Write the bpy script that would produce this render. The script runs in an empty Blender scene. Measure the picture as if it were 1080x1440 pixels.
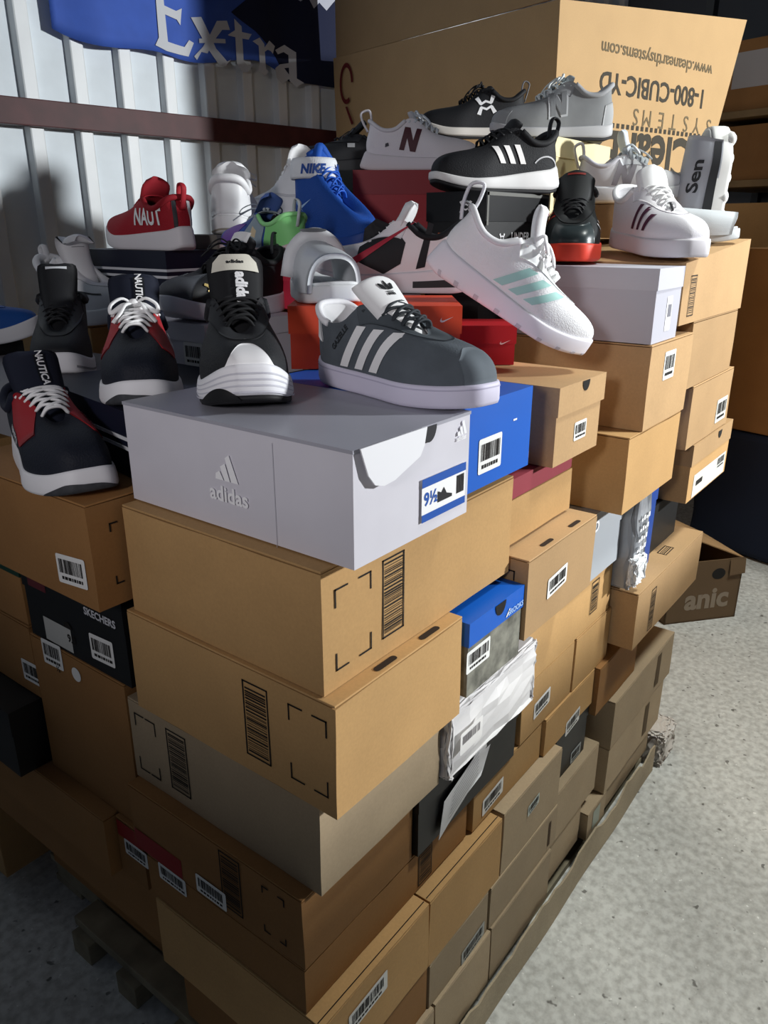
import bpy, bmesh, math, random
import numpy as np
from mathutils import Vector, Matrix, Euler
random.seed(7)
S = bpy.context.scene
COL = S.collection
R = math.radians

# ------------------------------------------------------------------ camera
cam_d = bpy.data.cameras.new('camera'); cam = bpy.data.objects.new('camera', cam_d); COL.objects.link(cam)
cam_d.sensor_fit = 'HORIZONTAL'; cam_d.sensor_width = 36; cam_d.lens = 36.0
cam_d.clip_start = .02
cam.location = (-.5398, -.4500, 1.388)
cam.rotation_euler = (R(90-20.3), 0, R(37.4-90))
S.camera = cam

# ------------------------------------------------------------------ world and lights
w = bpy.data.worlds.new('world'); S.world = w; w.use_nodes = True
w.node_tree.nodes['Background'].inputs[0].default_value = (.62, .72, .95, 1)
w.node_tree.nodes['Background'].inputs[1].default_value = .06
def area(name, loc, target, size, power, col):
    l = bpy.data.lights.new(name, 'AREA'); l.shape = 'DISK'; l.size = size; l.energy = power; l.color = col
    o = bpy.data.objects.new(name, l); COL.objects.link(o); o.location = loc
    o.rotation_euler = (Vector(target)-Vector(loc)).to_track_quat('-Z', 'Y').to_euler()
    return o
# work lamp at the right, aimed across the pile at the wall
sp = bpy.data.lights.new('work_lamp', 'SPOT'); sp.energy = 760; sp.color = (.96, .99, 1); sp.spot_size = R(74); sp.spot_blend = .3; sp.shadow_soft_size = .10
so = bpy.data.objects.new('work_lamp', sp); COL.objects.link(so); so.location = (2.6, -2.8, 2.12)
so.rotation_euler = (Vector((1.0, .8, 1.4))-so.location).to_track_quat('-Z', 'Y').to_euler()
cl = bpy.data.lights.new('ceiling_lamp', 'SPOT'); cl.energy = 300; cl.color = (.97, 1, .95); cl.spot_size = R(70); cl.spot_blend = .6; cl.shadow_soft_size = .2
co = bpy.data.objects.new('ceiling_lamp', cl); COL.objects.link(co); co.location = (1.45, -.95, 3.5)
co.rotation_euler = (Vector((1.4, -.85, 0))-co.location).to_track_quat('-Z', 'Y').to_euler()
# added fill spot behind the camera, brightens the front corner of the pile
dl = bpy.data.lights.new('fill_spot', 'SPOT'); dl.energy = 64; dl.color = (1, .95, .96); dl.spot_size = R(45); dl.spot_blend = 1.0; dl.shadow_soft_size = .12
do = bpy.data.objects.new('fill_spot', dl); COL.objects.link(do); do.location = (-1.75, -.45, 1.8)
do.rotation_euler = (Vector((0, .26, 1.44))-do.location).to_track_quat('-Z', 'Y').to_euler()
S.view_settings.view_transform = 'Standard'; S.view_settings.look = 'None'
S.view_settings.exposure = 0.0; S.view_settings.gamma = 1.0; S.view_settings.use_curve_mapping = False

# ------------------------------------------------------------------ materials
MATS = {}
def mat(name, col, rough=.6, noise=0, scale=40, metal=0, bump=0, bscale=None, spec=.4, coat=0, emit=None):
    if name in MATS: return MATS[name]
    m = bpy.data.materials.new(name); m.use_nodes = True; MATS[name] = m
    nt = m.node_tree; b = nt.nodes['Principled BSDF']
    b.inputs['Roughness'].default_value = rough; b.inputs['Metallic'].default_value = metal
    b.inputs['Specular IOR Level'].default_value = spec
    b.inputs['Base Color'].default_value = (*col, 1)
    if coat: b.inputs['Coat Weight'].default_value = coat
    if noise or bump:
        tc = nt.nodes.new('ShaderNodeTexCoord')
        n = nt.nodes.new('ShaderNodeTexNoise'); n.inputs['Scale'].default_value = scale; n.inputs['Detail'].default_value = 6
        nt.links.new(tc.outputs['Object'], n.inputs['Vector'])
        if noise:
            r = nt.nodes.new('ShaderNodeValToRGB')
            r.color_ramp.elements[0].position = .3; r.color_ramp.elements[1].position = .7
            r.color_ramp.elements[0].color = (*[c*(1-noise) for c in col], 1)
            r.color_ramp.elements[1].color = (*[min(1, c*(1+noise)) for c in col], 1)
            nt.links.new(n.outputs['Fac'], r.inputs[0]); nt.links.new(r.outputs[0], b.inputs['Base Color'])
        if bump:
            n2 = nt.nodes.new('ShaderNodeTexNoise'); n2.inputs['Scale'].default_value = bscale or scale*6; n2.inputs['Detail'].default_value = 3
            nt.links.new(tc.outputs['Object'], n2.inputs['Vector'])
            bp = nt.nodes.new('ShaderNodeBump'); bp.inputs['Strength'].default_value = bump; bp.inputs['Distance'].default_value = .002
            nt.links.new(n2.outputs['Fac'], bp.inputs['Height']); nt.links.new(bp.outputs[0], b.inputs['Normal'])
    return m
def hexc(h):
    return tuple(((int(h[i:i+2], 16)/255+.055)/1.055)**2.4 if int(h[i:i+2], 16) > 10 else int(h[i:i+2], 16)/255/12.92 for i in (0, 2, 4))
def M(h, rough=.6, **k):
    return mat('%s_%d_%s' % (h, int(rough*100), '_'.join('%s%s' % kv for kv in sorted(k.items()))), hexc(h), rough, **k)

def kraft_mat(name, col, var=.10):
    if name in MATS: return MATS[name]
    m = bpy.data.materials.new(name); m.use_nodes = True; MATS[name] = m
    nt = m.node_tree; b = nt.nodes['Principled BSDF']; b.inputs['Roughness'].default_value = .72; b.inputs['Specular IOR Level'].default_value = .22
    tc = nt.nodes.new('ShaderNodeTexCoord')
    n1 = nt.nodes.new('ShaderNodeTexNoise'); n1.inputs['Scale'].default_value = 9; n1.inputs['Detail'].default_value = 8
    n2 = nt.nodes.new('ShaderNodeTexNoise'); n2.inputs['Scale'].default_value = 260; n2.inputs['Detail'].default_value = 2
    oi = nt.nodes.new('ShaderNodeObjectInfo')
    for n in (n1, n2): nt.links.new(tc.outputs['Object'], n.inputs['Vector'])
    mx = nt.nodes.new('ShaderNodeMix'); mx.data_type = 'FLOAT'; mx.inputs[0].default_value = .4
    nt.links.new(n1.outputs['Fac'], mx.inputs[2]); nt.links.new(n2.outputs['Fac'], mx.inputs[3])
    r = nt.nodes.new('ShaderNodeValToRGB')
    r.color_ramp.elements[0].position = .3; r.color_ramp.elements[1].position = .7
    r.color_ramp.elements[0].color = (*[c*(1-var) for c in col], 1); r.color_ramp.elements[1].color = (*[c*(1+var) for c in col], 1)
    nt.links.new(mx.outputs[0], r.inputs[0])
    hs = nt.nodes.new('ShaderNodeHueSaturation')
    mr = nt.nodes.new('ShaderNodeMapRange'); mr.inputs[3].default_value = .86; mr.inputs[4].default_value = 1.12
    nt.links.new(oi.outputs['Random'], mr.inputs[0]); nt.links.new(mr.outputs[0], hs.inputs['Value'])
    nt.links.new(r.outputs[0], hs.inputs['Color']); nt.links.new(hs.outputs[0], b.inputs['Base Color'])
    bp = nt.nodes.new('ShaderNodeBump'); bp.inputs['Strength'].default_value = .12; bp.inputs['Distance'].default_value = .002
    nt.links.new(n1.outputs['Fac'], bp.inputs['Height']); nt.links.new(bp.outputs[0], b.inputs['Normal'])
    return m

# ------------------------------------------------------------------ object helpers
def link(name, me, parent=None, m=None, smooth=False):
    o = bpy.data.objects.new(name, me); COL.objects.link(o)
    if parent: o.parent = parent
    if m: 
        me.materials.clear(); me.materials.append(m)
    if smooth:
        for p in me.polygons: p.use_smooth = True
    return o
def pyd(name, v, f, m, parent=None, smooth=True):
    me = bpy.data.meshes.new(name); me.from_pydata([tuple(map(float, p)) for p in v], [], f); me.update()
    return link(name, me, parent, m, smooth)
def bmo(name, bm, m, parent=None, smooth=False):
    bmesh.ops.recalc_face_normals(bm, faces=bm.faces)
    me = bpy.data.meshes.new(name); bm.to_mesh(me); bm.free()
    return link(name, me, parent, m, smooth)
def tag(o, label=None, cat=None, group=None, kind=None):
    if label: o['label'] = label
    if cat: o['category'] = cat
    if group: o['group'] = group
    if kind: o['kind'] = kind
    return o
def empty(name, loc, rot=(0, 0, 0)):
    o = bpy.data.objects.new(name, None); COL.objects.link(o); o.location = loc; o.rotation_euler = rot
    o.empty_display_size = .05
    return o
def bbox(bm, x0, x1, y0, y1, z0, z1, bev=0, seg=2):
    vs = [bm.verts.new(p) for p in ((x0,y0,z0),(x1,y0,z0),(x1,y1,z0),(x0,y1,z0),(x0,y0,z1),(x1,y0,z1),(x1,y1,z1),(x0,y1,z1))]
    fs = [bm.faces.new([vs[i] for i in q]) for q in ((0,3,2,1),(4,5,6,7),(0,1,5,4),(1,2,6,5),(2,3,7,6),(3,0,4,7))]
    if bev:
        es = list({e for f in fs for e in f.edges})
        bmesh.ops.bevel(bm, geom=es, offset=bev, segments=seg, affect='EDGES', profile=.6)
    return vs
def boxo(name, x0, x1, y0, y1, z0, z1, m, parent=None, bev=0):
    bm = bmesh.new(); bbox(bm, x0, x1, y0, y1, z0, z1, bev); return bmo(name, bm, m, parent)

def catmull(pts, n):
    P = np.array(pts, float); k = len(P)
    if k < 3:
        return np.array([P[0]+(P[-1]-P[0])*i/(n-1) for i in range(n)])
    ext = np.vstack([2*P[0]-P[1], P, 2*P[-1]-P[-2]])
    out = []
    for j in range(n):
        s = j/(n-1)*(k-1); i = min(int(s), k-2); f = s-i
        a, b, c, d = ext[i:i+4]
        out.append(.5*((2*b)+(c-a)*f+(2*a-5*b+4*c-d)*f*f+(3*b-a-3*c+d)*f**3))
    return np.array(out)
def tube(pts, r, n=24, k=7, flat=1.0, closed=False, taper=None, raw=False, upv=(0, 0, 1)):
    """vertices and faces of a tube; flat < 1 squashes it along the frame's normal"""
    P = np.array(pts, float) if raw else catmull(pts, n)
    n = len(P); V = []; F = []
    T = np.gradient(P, axis=0); T /= np.linalg.norm(T, axis=1)[:, None]+1e-9
    up = np.array(upv, float)
    if abs(T[0] @ up) > .9: up = np.array((1., 0, 0))
    nrm = up-T[0]*(T[0] @ up); nrm /= np.linalg.norm(nrm)
    for i in range(n):
        nrm = nrm-T[i]*(nrm @ T[i]); nrm /= np.linalg.norm(nrm)+1e-9
        bn = np.cross(T[i], nrm); rr = r*(taper(i/(n-1)) if taper else 1)
        for j in range(k):
            a = 2*math.pi*j/k
            V.append(P[i]+bn*math.cos(a)*rr+nrm*math.sin(a)*rr*flat)
    for i in range(n-1):
        for j in range(k):
            F.append((i*k+j, i*k+(j+1) % k, (i+1)*k+(j+1) % k, (i+1)*k+j))
    if closed:
        for j in range(k): F.append(((n-1)*k+j, (n-1)*k+(j+1) % k, (j+1) % k, j))
    else:
        F.append(tuple(range(k))[::-1]); F.append(tuple((n-1)*k+j for j in range(k)))
    return V, F
def join(parts):
    V = []; F = []
    for v, f in parts:
        o = len(V); V += list(v); F += [tuple(i+o for i in q) for q in f]
    return V, F

def text_mesh(txt, size=1.0, bold=0.0, shear=0.0, spacing=1.0):
    """flat triangles of a line of text in its own 2D frame: (verts Nx2, faces), width"""
    cu = bpy.data.curves.new('lettering', 'FONT'); cu.body = txt; cu.size = size; cu.offset = bold; cu.shear = shear; cu.space_character = spacing
    cu.resolution_u = 3; cu.fill_mode = 'FRONT'
    o = bpy.data.objects.new('lettering', cu); COL.objects.link(o)
    me = o.to_mesh()
    v = np.array([(p.co.x, p.co.y) for p in me.vertices]); f = [tuple(p.vertices) for p in me.polygons]
    o.to_mesh_clear(); bpy.data.objects.remove(o); bpy.data.curves.remove(cu)
    return v, f
def poly2d(polys):
    """list of 2D polygons -> flat verts, faces"""
    v = []; f = []
    for p in polys:
        o = len(v); v += list(p); f.append(tuple(range(o, o+len(p))))
    return np.array(v, float), f
def refine(v, f, maxlen):
    """triangulate a flat 2D shape and split its edges"""
    bm = bmesh.new(); vs = [bm.verts.new((p[0], p[1], 0)) for p in v]
    for q in f:
        try: bm.faces.new([vs[i] for i in q])
        except ValueError: pass
    bmesh.ops.triangulate(bm, faces=bm.faces)
    for _ in range(4):
        es = [e for e in bm.edges if e.calc_length() > maxlen]
        if not es: break
        bmesh.ops.subdivide_edges(bm, edges=es, cuts=1, use_grid_fill=False)
        bmesh.ops.triangulate(bm, faces=bm.faces)
    bm.verts.index_update()
    V = np.array([(x.co.x, x.co.y) for x in bm.verts]); F = [tuple(x.index for x in q.verts) for q in bm.faces]
    bm.free(); return V, F

# logos drawn as 2D polygons, about one unit wide
def arc(cx, cy, rx, ry, a0, a1, n=10):
    return [(cx+rx*math.cos(R(a0+(a1-a0)*i/n)), cy+ry*math.sin(R(a0+(a1-a0)*i/n))) for i in range(n+1)]
SWOOSH = [[(0, .12), (.06, .02), (.16, 0), (.3, .04), (1, .42), (.34, .17), (.2, .13), (.13, .16), (.11, .23), (.14, .36)]]
THREEBARS = [[(0, 0), (.2, 0), (.31, .19), (.12, .30)], [(.27, 0), (.52, 0), (.70, .33), (.40, .50)], [(.58, 0), (.86, 0), (.62+.38, .20), (.86, .54), (.72, .72), (.50, .62)]]
MOUNTAIN = [[(0, .0), (.26, 0), (.13+.17, .08), (.06, .22)], [(.33, 0), (.62, 0), (.40, .40), (.15, .54-.25)], [(.69, 0), (1, 0), (.56, .78), (.28+.02, .63-.01)]]
MOUNT = [[(.0, 0), (.24, 0), (.36, .0), (.2, .28), (.02, .18)], [(.40, 0), (.64, 0), (.46, .55), (.24, .42)], [(.70, 0), (1, 0), (.66, .84), (.48, .72)]]
TREFOIL = [[(.46, .30), (.36, .55), (.42, .85), (.5, 1), (.58, .85), (.64, .55), (.54, .30)],
           [(.42, .30), (.10, .42), (0, .72), (.06, .82), (.26, .72), (.36, .46)], [(.58, .30), (.64, .46), (.74, .72), (.94, .82), (1, .72), (.90, .42)],
           [(.24, .22), (.76, .22), (.74, .16), (.26, .16)], [(.28, .12), (.72, .12), (.68, .06), (.32, .06)]]
_arm = [(-.10, .90), (.12, 1.0), (.24, .72), (.30, .62), (.20, .52), (.10, .58), (.02, .72)]; _bar = [(.18, .64), (.5, .78), (.82, .64), (.78, .53), (.5, .65), (.22, .53)]
UA = [_arm, [(x, 1-y) for x, y in _arm], [(1-x, y) for x, y in _arm], [(1-x, 1-y) for x, y in _arm], _bar, [(x, 1-y) for x, y in _bar]]
LETTER_N = [[(0, 0), (.24, 0), (.38, 1), (.14, 1)], [(.14, 1), (.40, 1), (.78, 0), (.52, 0)], [(.52, 0), (.78, 0), (.94, 1), (.70, 1)]]
CAT = [[(0, .62), (.10, .72), (.34, .66), (.55, .60), (.62, .48), (.50, .42), (.30, .52), (.12, .56)], [(.50, .44), (.62, .50), (.78, .30), (.92, .02), (.84, 0), (.70, .16)],
       [(.52, .56), (.64, .56), (.74, .80), (.80, 1.0), (.72, 1.0), (.62, .80)], [(.20, .52), (.34, .50), (.30, .36), (.14, .30), (.12, .36), (.22, .42)], [(.56, .46), (.66, .46), (.62, .30), (.50, .22), (.46, .28), (.54, .34)]]

# ------------------------------------------------------------------ shoes
def smooth01(a, b, x):
    x = np.clip((x-a)/(b-a), 0, 1); return x*x*(3-2*x)
def pchip(xs, ys, x):
    xs = np.array(xs, float); ys = np.array(ys, float)
    hh = np.diff(xs); dl = np.diff(ys)/hh; d = np.zeros_like(ys)
    for i in range(1, len(xs)-1):
        if dl[i-1]*dl[i] > 0:
            w1 = 2*hh[i]+hh[i-1]; w2 = hh[i]+2*hh[i-1]; d[i] = (w1+w2)/(w1/dl[i-1]+w2/dl[i])
    d[0] = dl[0]; d[-1] = dl[-1]
    x = np.clip(x, xs[0], xs[-1]); i = np.clip(np.searchsorted(xs, x)-1, 0, len(xs)-2)
    t = (x-xs[i])/hh[i]
    return (2*t**3-3*t**2+1)*ys[i]+(t**3-2*t**2+t)*hh[i]*d[i]+(-2*t**3+3*t**2)*ys[i+1]+(t**3-t**2)*hh[i]*d[i+1]
LOW = [(0, .035, 0, .092), (.10, .045, .020, .091), (.2, .09, .033, .083), (.3, .17, .037, .072), (.42, .28, .037, .074), (.52, .37, .031, .090), (.62, .46, .023, .085),
       (.72, .55, .017, .075), (.82, .62, .012, .067), (.92, .65, .006, .063), (1, .655, 0, .062)]
MID = [(0, .04, 0, .118), (.10, .05, .022, .118), (.2, .10, .035, .116), (.3, .17, .039, .112), (.42, .25, .038, .112), (.52, .34, .031, .120), (.62, .44, .023, .100),
       (.72, .54, .017, .083), (.82, .62, .012, .071), (.92, .65, .006, .065), (1, .655, 0, .064)]
class Shoe:
    """a shoe with its heel at the origin, toe along +x, left side +y; the wall of the upper is lofted from the sole's edge to the edge of the opening"""
    def __init__(s, name, label, up, sole, L=.285, W=.104, top=LOW, st=None, sb=None, spring=.016, waist=.74, heel=.74, toe=.9, flare=1.0, heelflare=0.0, hscale=1.0,
                 outsole=None, wave=0, inset=.93, lining='1c1c1e', nt=44, nv=14, toeh=.86, puff=1.1, group=None, cat='shoe', rough=.75, bump=.25, upspec=.3):
        s.L, s.W = L, W; s.inset = inset; s.toeh = toeh
        s.st = st or [(0, .030), (.15, .027), (.5, .024), (.8, .024), (1, .030)]   # top of the sole along the shoe
        s.spring = spring; s.wave = wave
        s.prof = ([0, .12, .35, .5, .7, .85, 1], [heel, heel, waist, waist+.08, 1.0, .97, toe]); s.heelflare = heelflare; s.flare = flare
        s.top = [(a, x, y, z*hscale*(1 if a < .5 else 1+(puff-1)*.5) if a < .7 else z*(1+(hscale-1)*.4)*puff) for a, x, y, z in top]
        s.root = empty(name, (0, 0, 0)); tag(s.root, label, cat, group)
        s.nt, s.nv = nt, nv
        s.upmat = up if not isinstance(up, str) else M(up, rough, bump=bump, bscale=900, spec=upspec)
        s.solemat = sole if not isinstance(sole, str) else M(sole, .55)
        s.build_sole(outsole); s.build_upper(lining)
    def zb(s, u):
        return s.spring*np.clip((u-.68)/.32, 0, 1)**2+.006*np.clip((.10-u)/.10, 0, 1)**2
    def zt(s, u):
        z = pchip([a for a, b in s.st], [b for a, b in s.st], u)+s.zb(u)
        return z+s.wave*np.sin(u*2*math.pi*2.5) if s.wave else z
    def outline(s, th, scale=1.0, ext=0.0):
        """th in [0,2): 0 heel, 1 toe tip; (0,1) is the +y side"""
        th = np.asarray(th, float) % 2.0; sg = np.where(th <= 1, 1., -1.); t = np.where(th <= 1, th, 2-th)
        u = .5-.5*np.cos(np.pi*t)
        hw = s.W/2*pchip(*s.prof, u)*np.power(np.clip(np.sin(np.pi*t), 0, 1), .55)
        cx = s.L*.5; x = cx+(u*s.L-cx)*(1-(1-scale)*s.W/s.L*1.2)
        if ext: x = x-ext*np.clip(1-u/.25, 0, 1)
        cy = .006*np.clip((u-.45)/.55, 0, 1)**1.5
        return x, sg*hw*scale+cy, u
    def ring_mesh(s, levels, n=None):
        """levels: list of (scale, z function of u, heel extension)"""
        n = n or s.nt; th = np.linspace(0, 2, 2*n, endpoint=False); V = []; F = []
        for sc, zf, ex in levels:
            x, y, u = s.outline(th, sc, ex); z = zf(u)
            V += list(zip(x, y, z))
        k = 2*n
        for l in range(len(levels)-1):
            for i in range(k): F.append((l*k+i, l*k+(i+1) % k, (l+1)*k+(i+1) % k, (l+1)*k+i))
        for l, flip in ((0, True), (len(levels)-1, False)):
            for i in range(n):
                a, b, c, d = l*k+i, l*k+i+1, l*k+(k-i-1) % k, l*k+(k-i) % k
                q = [a, b, c, d] if i > 0 else [a, b, c]
                if i == n-1: q = [a, b, d]
                q = list(dict.fromkeys(q)); F.append(tuple(q if not flip else q[::-1]))
        return V, F
    def build_sole(s, outsole):
        fl, ex = s.flare, s.heelflare; h = .0065 if outsole else 0
        zl = lambda u, f: s.zb(u)+h+(s.zt(u)-s.zb(u)-h)*f
        V, F = s.ring_mesh([(.93*fl, lambda u: zl(u, 0), ex*.8), (.98*fl, lambda u: zl(u, .05), ex), (1.0*fl, lambda u: zl(u, .2), ex), (1.0*(fl*.6+.4), lambda u: zl(u, .55), ex*.6),
                            (.995, lambda u: zl(u, .88), ex*.2), (.975, lambda u: zl(u, 1), 0), (.93, lambda u: zl(u, 1)-.0006, 0)])
        s.sole = pyd('midsole' if outsole else 'sole', V, F, s.solemat, s.root)
        if outsole:
            V, F = s.ring_mesh([(.90*fl, lambda u: s.zb(u), ex*.7), (.955*fl, lambda u: s.zb(u)+.001, ex*.8), (.96*fl, lambda u: s.zb(u)+h+.0004, ex*.8)])
            s.out = pyd('outsole', V, F, M(outsole, .7), s.root)
    def sole_band(s, th0, th1, f0, f1, m, name, off=.0009, n=40):
        """a strip on the sole's side wall between fractions of its height (f may be functions of 0..1 along the strip)"""
        V = []; F = []; A = np.linspace(th0, th1, n); nl = 7
        for i, th in enumerate(A):
            a = f0(i/(n-1)) if callable(f0) else f0; b = f1(i/(n-1)) if callable(f1) else f1
            for j in range(nl):
                f = a+(b-a)*j/(nl-1)
                sc = np.interp(f, [0, .05, .2, .55, .88, 1], [.93*s.flare, .98*s.flare, s.flare, s.flare*.6+.4, .995, .975]); ex = s.heelflare*np.interp(f, [0, .2, .55, .9, 1], [.8, 1, .6, .2, 0])
                x, y, u = s.outline(th, sc, ex); z = s.zb(u)+(s.zt(u)-s.zb(u))*f
                cx = s.L*.5; d = np.array([x-np.clip(x, s.W*.4, s.L-s.W*.4), y, 0]); d = d/(np.linalg.norm(d)+1e-9)
                V.append((x+d[0]*off, y+d[1]*off, z))
        for i in range(n-1):
            for j in range(nl-1): F.append((i*nl+j, (i+1)*nl+j, (i+1)*nl+j+1, i*nl+j+1))
        return pyd(name, V, F, m, s.sole)
    def pt(s, th, v):
        """points of the upper's outer surface"""
        th = np.asarray(th, float) % 2.0; v = np.asarray(v, float); th, v = np.broadcast_arrays(th, v)
        sg = np.where(th <= 1, 1., -1.); t = np.where(th <= 1, th, 2-th)
        x0, y0, u = s.outline(th, s.inset); z0 = s.zt(u)-.004
        K = np.array(s.top, float)
        def sm(c, odd=False):
            o = 0
            for d_, w_ in ((-.05, .25), (0, .5), (.05, .25)):
                tt = t+d_; a_ = np.abs(tt); a_ = np.where(a_ > 1, 2-a_, a_); q_ = pchip(K[:, 0], K[:, c], a_)
                if odd: q_ = q_*np.where((tt < 0) | (tt > 1), -1, 1)
                o = o+w_*q_
            return o
        x1 = sm(1)*s.L; y1 = sg*sm(2, True); z1 = sm(3)
        wt = smooth01(.5, .96, t); hw = 1-smooth01(.0, .22, t)
        dz = np.maximum(z1-z0, .01)
        P0 = np.stack([x0, y0, z0], -1); P1 = np.stack([x1, y1, z1], -1)
        k1 = .42*(1-wt)+s.toeh*wt
        C1 = P0.copy(); C1[..., 2] += dz*k1; C1[..., 1] += sg*.005*(1-wt)*(1-hw); C1[..., 0] += .004*wt-.008*hw
        al = .12*(1-wt)+.52*wt
        C2 = P1.copy(); C2[..., 0] += (x0-x1)*al*(1-hw); C2[..., 1] += (y0-y1)*(al+.16*(1-wt)*(1-hw)); C2[..., 2] -= dz*(.38*(1-wt)+.06*wt); C2[..., 0] += .004*hw
        q = v[..., None]
        return (1-q)**3*P0+3*(1-q)**2*q*C1+3*(1-q)*q*q*C2+q**3*P1
    def nrm(s, th, v):
        e = .004
        a = s.pt(np.asarray(th)+e, v)-s.pt(np.asarray(th)-e, v); vv = np.clip(np.asarray(v, float), .01, .99)
        b = s.pt(th, vv+.01)-s.pt(th, vv-.01)
        n = np.cross(b, a); n = -n if False else n
        return n/(np.linalg.norm(n, axis=-1)[..., None]+1e-12)
    def grid(s, TH, VV, off):
        P = s.pt(TH, VV)
        N = s.nrm(TH, VV)
        # outward: away from the middle line of the shoe
        c = P-np.array([1, 0, .3])*0; mid = np.stack([np.clip(P[..., 0], s.L*.15, s.L*.75), 0*P[..., 1], 0*P[..., 2]+.02], -1)
        sgn = np.sign(np.sum(N*(P-mid), -1)); sgn[sgn == 0] = 1
        return P+N*sgn[..., None]*off
    def build_upper(s, lining):
        th = np.linspace(0, 2, 2*s.nt, endpoint=False); v = np.linspace(0, 1, s.nv)
        TH, VV = np.meshgrid(th, v, indexing='ij')
        for nm, off, m in (('upper', 0, s.upmat), ('lining', -.0035, M(lining, .9))):
            P = s.grid(TH, VV, off) if off else s.pt(TH, VV)
            if off:
                P[..., 2] = np.minimum(P[..., 2], s.pt(TH, VV)[..., 2]-.0005)
            k = s.nv; n = len(th); V = P.reshape(-1, 3)
            F = [(i*k+j, ((i+1) % n)*k+j, ((i+1) % n)*k+j+1, i*k+j+1) for i in range(n) for j in range(k-1)]
            o = pyd(nm, V, F, m, s.root)
            if nm == 'upper': s.upper = o
        # insole
        V, F = s.ring_mesh([(.84, lambda u: s.zt(u)+.000, 0), (.84, lambda u: s.zt(u)+.004, 0)], 24)
        pyd('insole', V, F, M(lining, .9), s.root)
        # side look-up table: y of the surface for a side view position
        t2 = np.linspace(0, 1, 140); v2 = np.linspace(0, 1, 60); A, B = np.meshgrid(t2, v2, indexing='ij')
        s.tab = {sg: s.pt(A if sg > 0 else 2-A, B).reshape(-1, 3) for sg in (1, -1)}
        s.tabn = {sg: s.grid(A if sg > 0 else 2-A, B, 1.0).reshape(-1, 3)-s.tab[sg] for sg in (1, -1)}
    def side(s, sg, x, z, off=.0012):
        T = s.tab[sg]; Nn = s.tabn[sg]; d = (T[:, 0]-x)**2+(T[:, 2]-z)**2
        i = np.argpartition(d, 6)[:6]; wgt = 1/(d[i]+1e-7); wgt /= wgt.sum()
        y = (T[i, 1]*wgt).sum(); nn = (Nn[i]*wgt[:, None]).sum(0); nn /= np.linalg.norm(nn)+1e-9
        return np.array([x, y, z])+nn*off
    def patch(s, th0, th1, v0, v1, m, name, off=.0012, n=30, k=8, parent=None):
        """overlay on the upper; v0 / v1 may be functions of 0..1 along the patch"""
        V = []; A = np.linspace(th0, th1, n); F = []
        TH = np.repeat(A[:, None], k, 1); VV = np.zeros((n, k))
        for i in range(n):
            a = v0(i/(n-1)) if callable(v0) else v0; b = v1(i/(n-1)) if callable(v1) else v1
            VV[i] = np.linspace(a, b, k)
        P = s.grid(TH, VV, off); P2 = s.grid(TH, VV, -.0004)
        nn = n*k; V = np.vstack([P.reshape(-1, 3), P2.reshape(-1, 3)])
        F = [(i*k+j, (i+1)*k+j, (i+1)*k+j+1, i*k+j+1) for i in range(n-1) for j in range(k-1)]
        rim = [i*k for i in range(n)]+[(n-1)*k+j for j in range(1, k)]+[i*k+k-1 for i in range(n-2, -1, -1)]+[j for j in range(k-2, 0, -1)]
        F += [(rim[i], rim[(i+1) % len(rim)], rim[(i+1) % len(rim)]+nn, rim[i]+nn) for i in range(len(rim))]
        return pyd(name, V, F, m, parent or s.root)
    def decal(s, sg, shape, x, z, size, m, name, ang=0, off=.0014, flip=None, maxlen=.006, parent=None, aspect=1.0):
        """a flat shape (2D polygons or text mesh) laid on one side, reading the right way from outside; x, z = its lower left corner as seen from outside"""
        v, f = shape if isinstance(shape, tuple) else poly2d(shape)
        v = np.array(v, float)*size; v[:, 0] *= aspect
        v, f = refine(v, f, maxlen)
        ca, sa = math.cos(R(ang)), math.sin(R(ang)); dirx = -1 if sg > 0 else 1
        if flip is not None: dirx = flip
        V = []
        for p in v:
            a = p[0]*ca-p[1]*sa; b = p[0]*sa+p[1]*ca
            V.append(s.side(sg, x+dirx*a, z+b, off))
        return pyd(name, V, f, m, parent or s.root, smooth=False)
    def stripes(s, sg, m, xs=(.40, .49, .58), zlo=.03, zhi=.075, lean=-.12, w=.042, off=.0016, lean2=None, lift=.004, name='stripe'):
        for i, x in enumerate(xs):
            V = []; F = []; n = 10; k = 4
            zh = zhi-lift*i
            for a in range(n):
                q = a/(n-1)
                for b in range(k):
                    xx = (x+lean*q+w*(b/(k-1)-.5))*s.L; z = zlo+(zh-zlo)*q
                    V.append(s.side(sg, xx, z, off))
            F = [(a*k+b, (a+1)*k+b, (a+1)*k+b+1, a*k+b+1) for a in range(n-1) for b in range(k-1)]
            pyd(name, V, F, m, s.root)
    def collar(s, m, r=.0048, t1=.50, n=60, sink=.002):
        th = np.linspace(-t1, t1, n); P = s.pt(th, np.ones(n)); P[:, 2] -= sink
        V, F = tube(P, r, raw=True, k=8); return pyd('collar', V, F, m, s.root)
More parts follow.
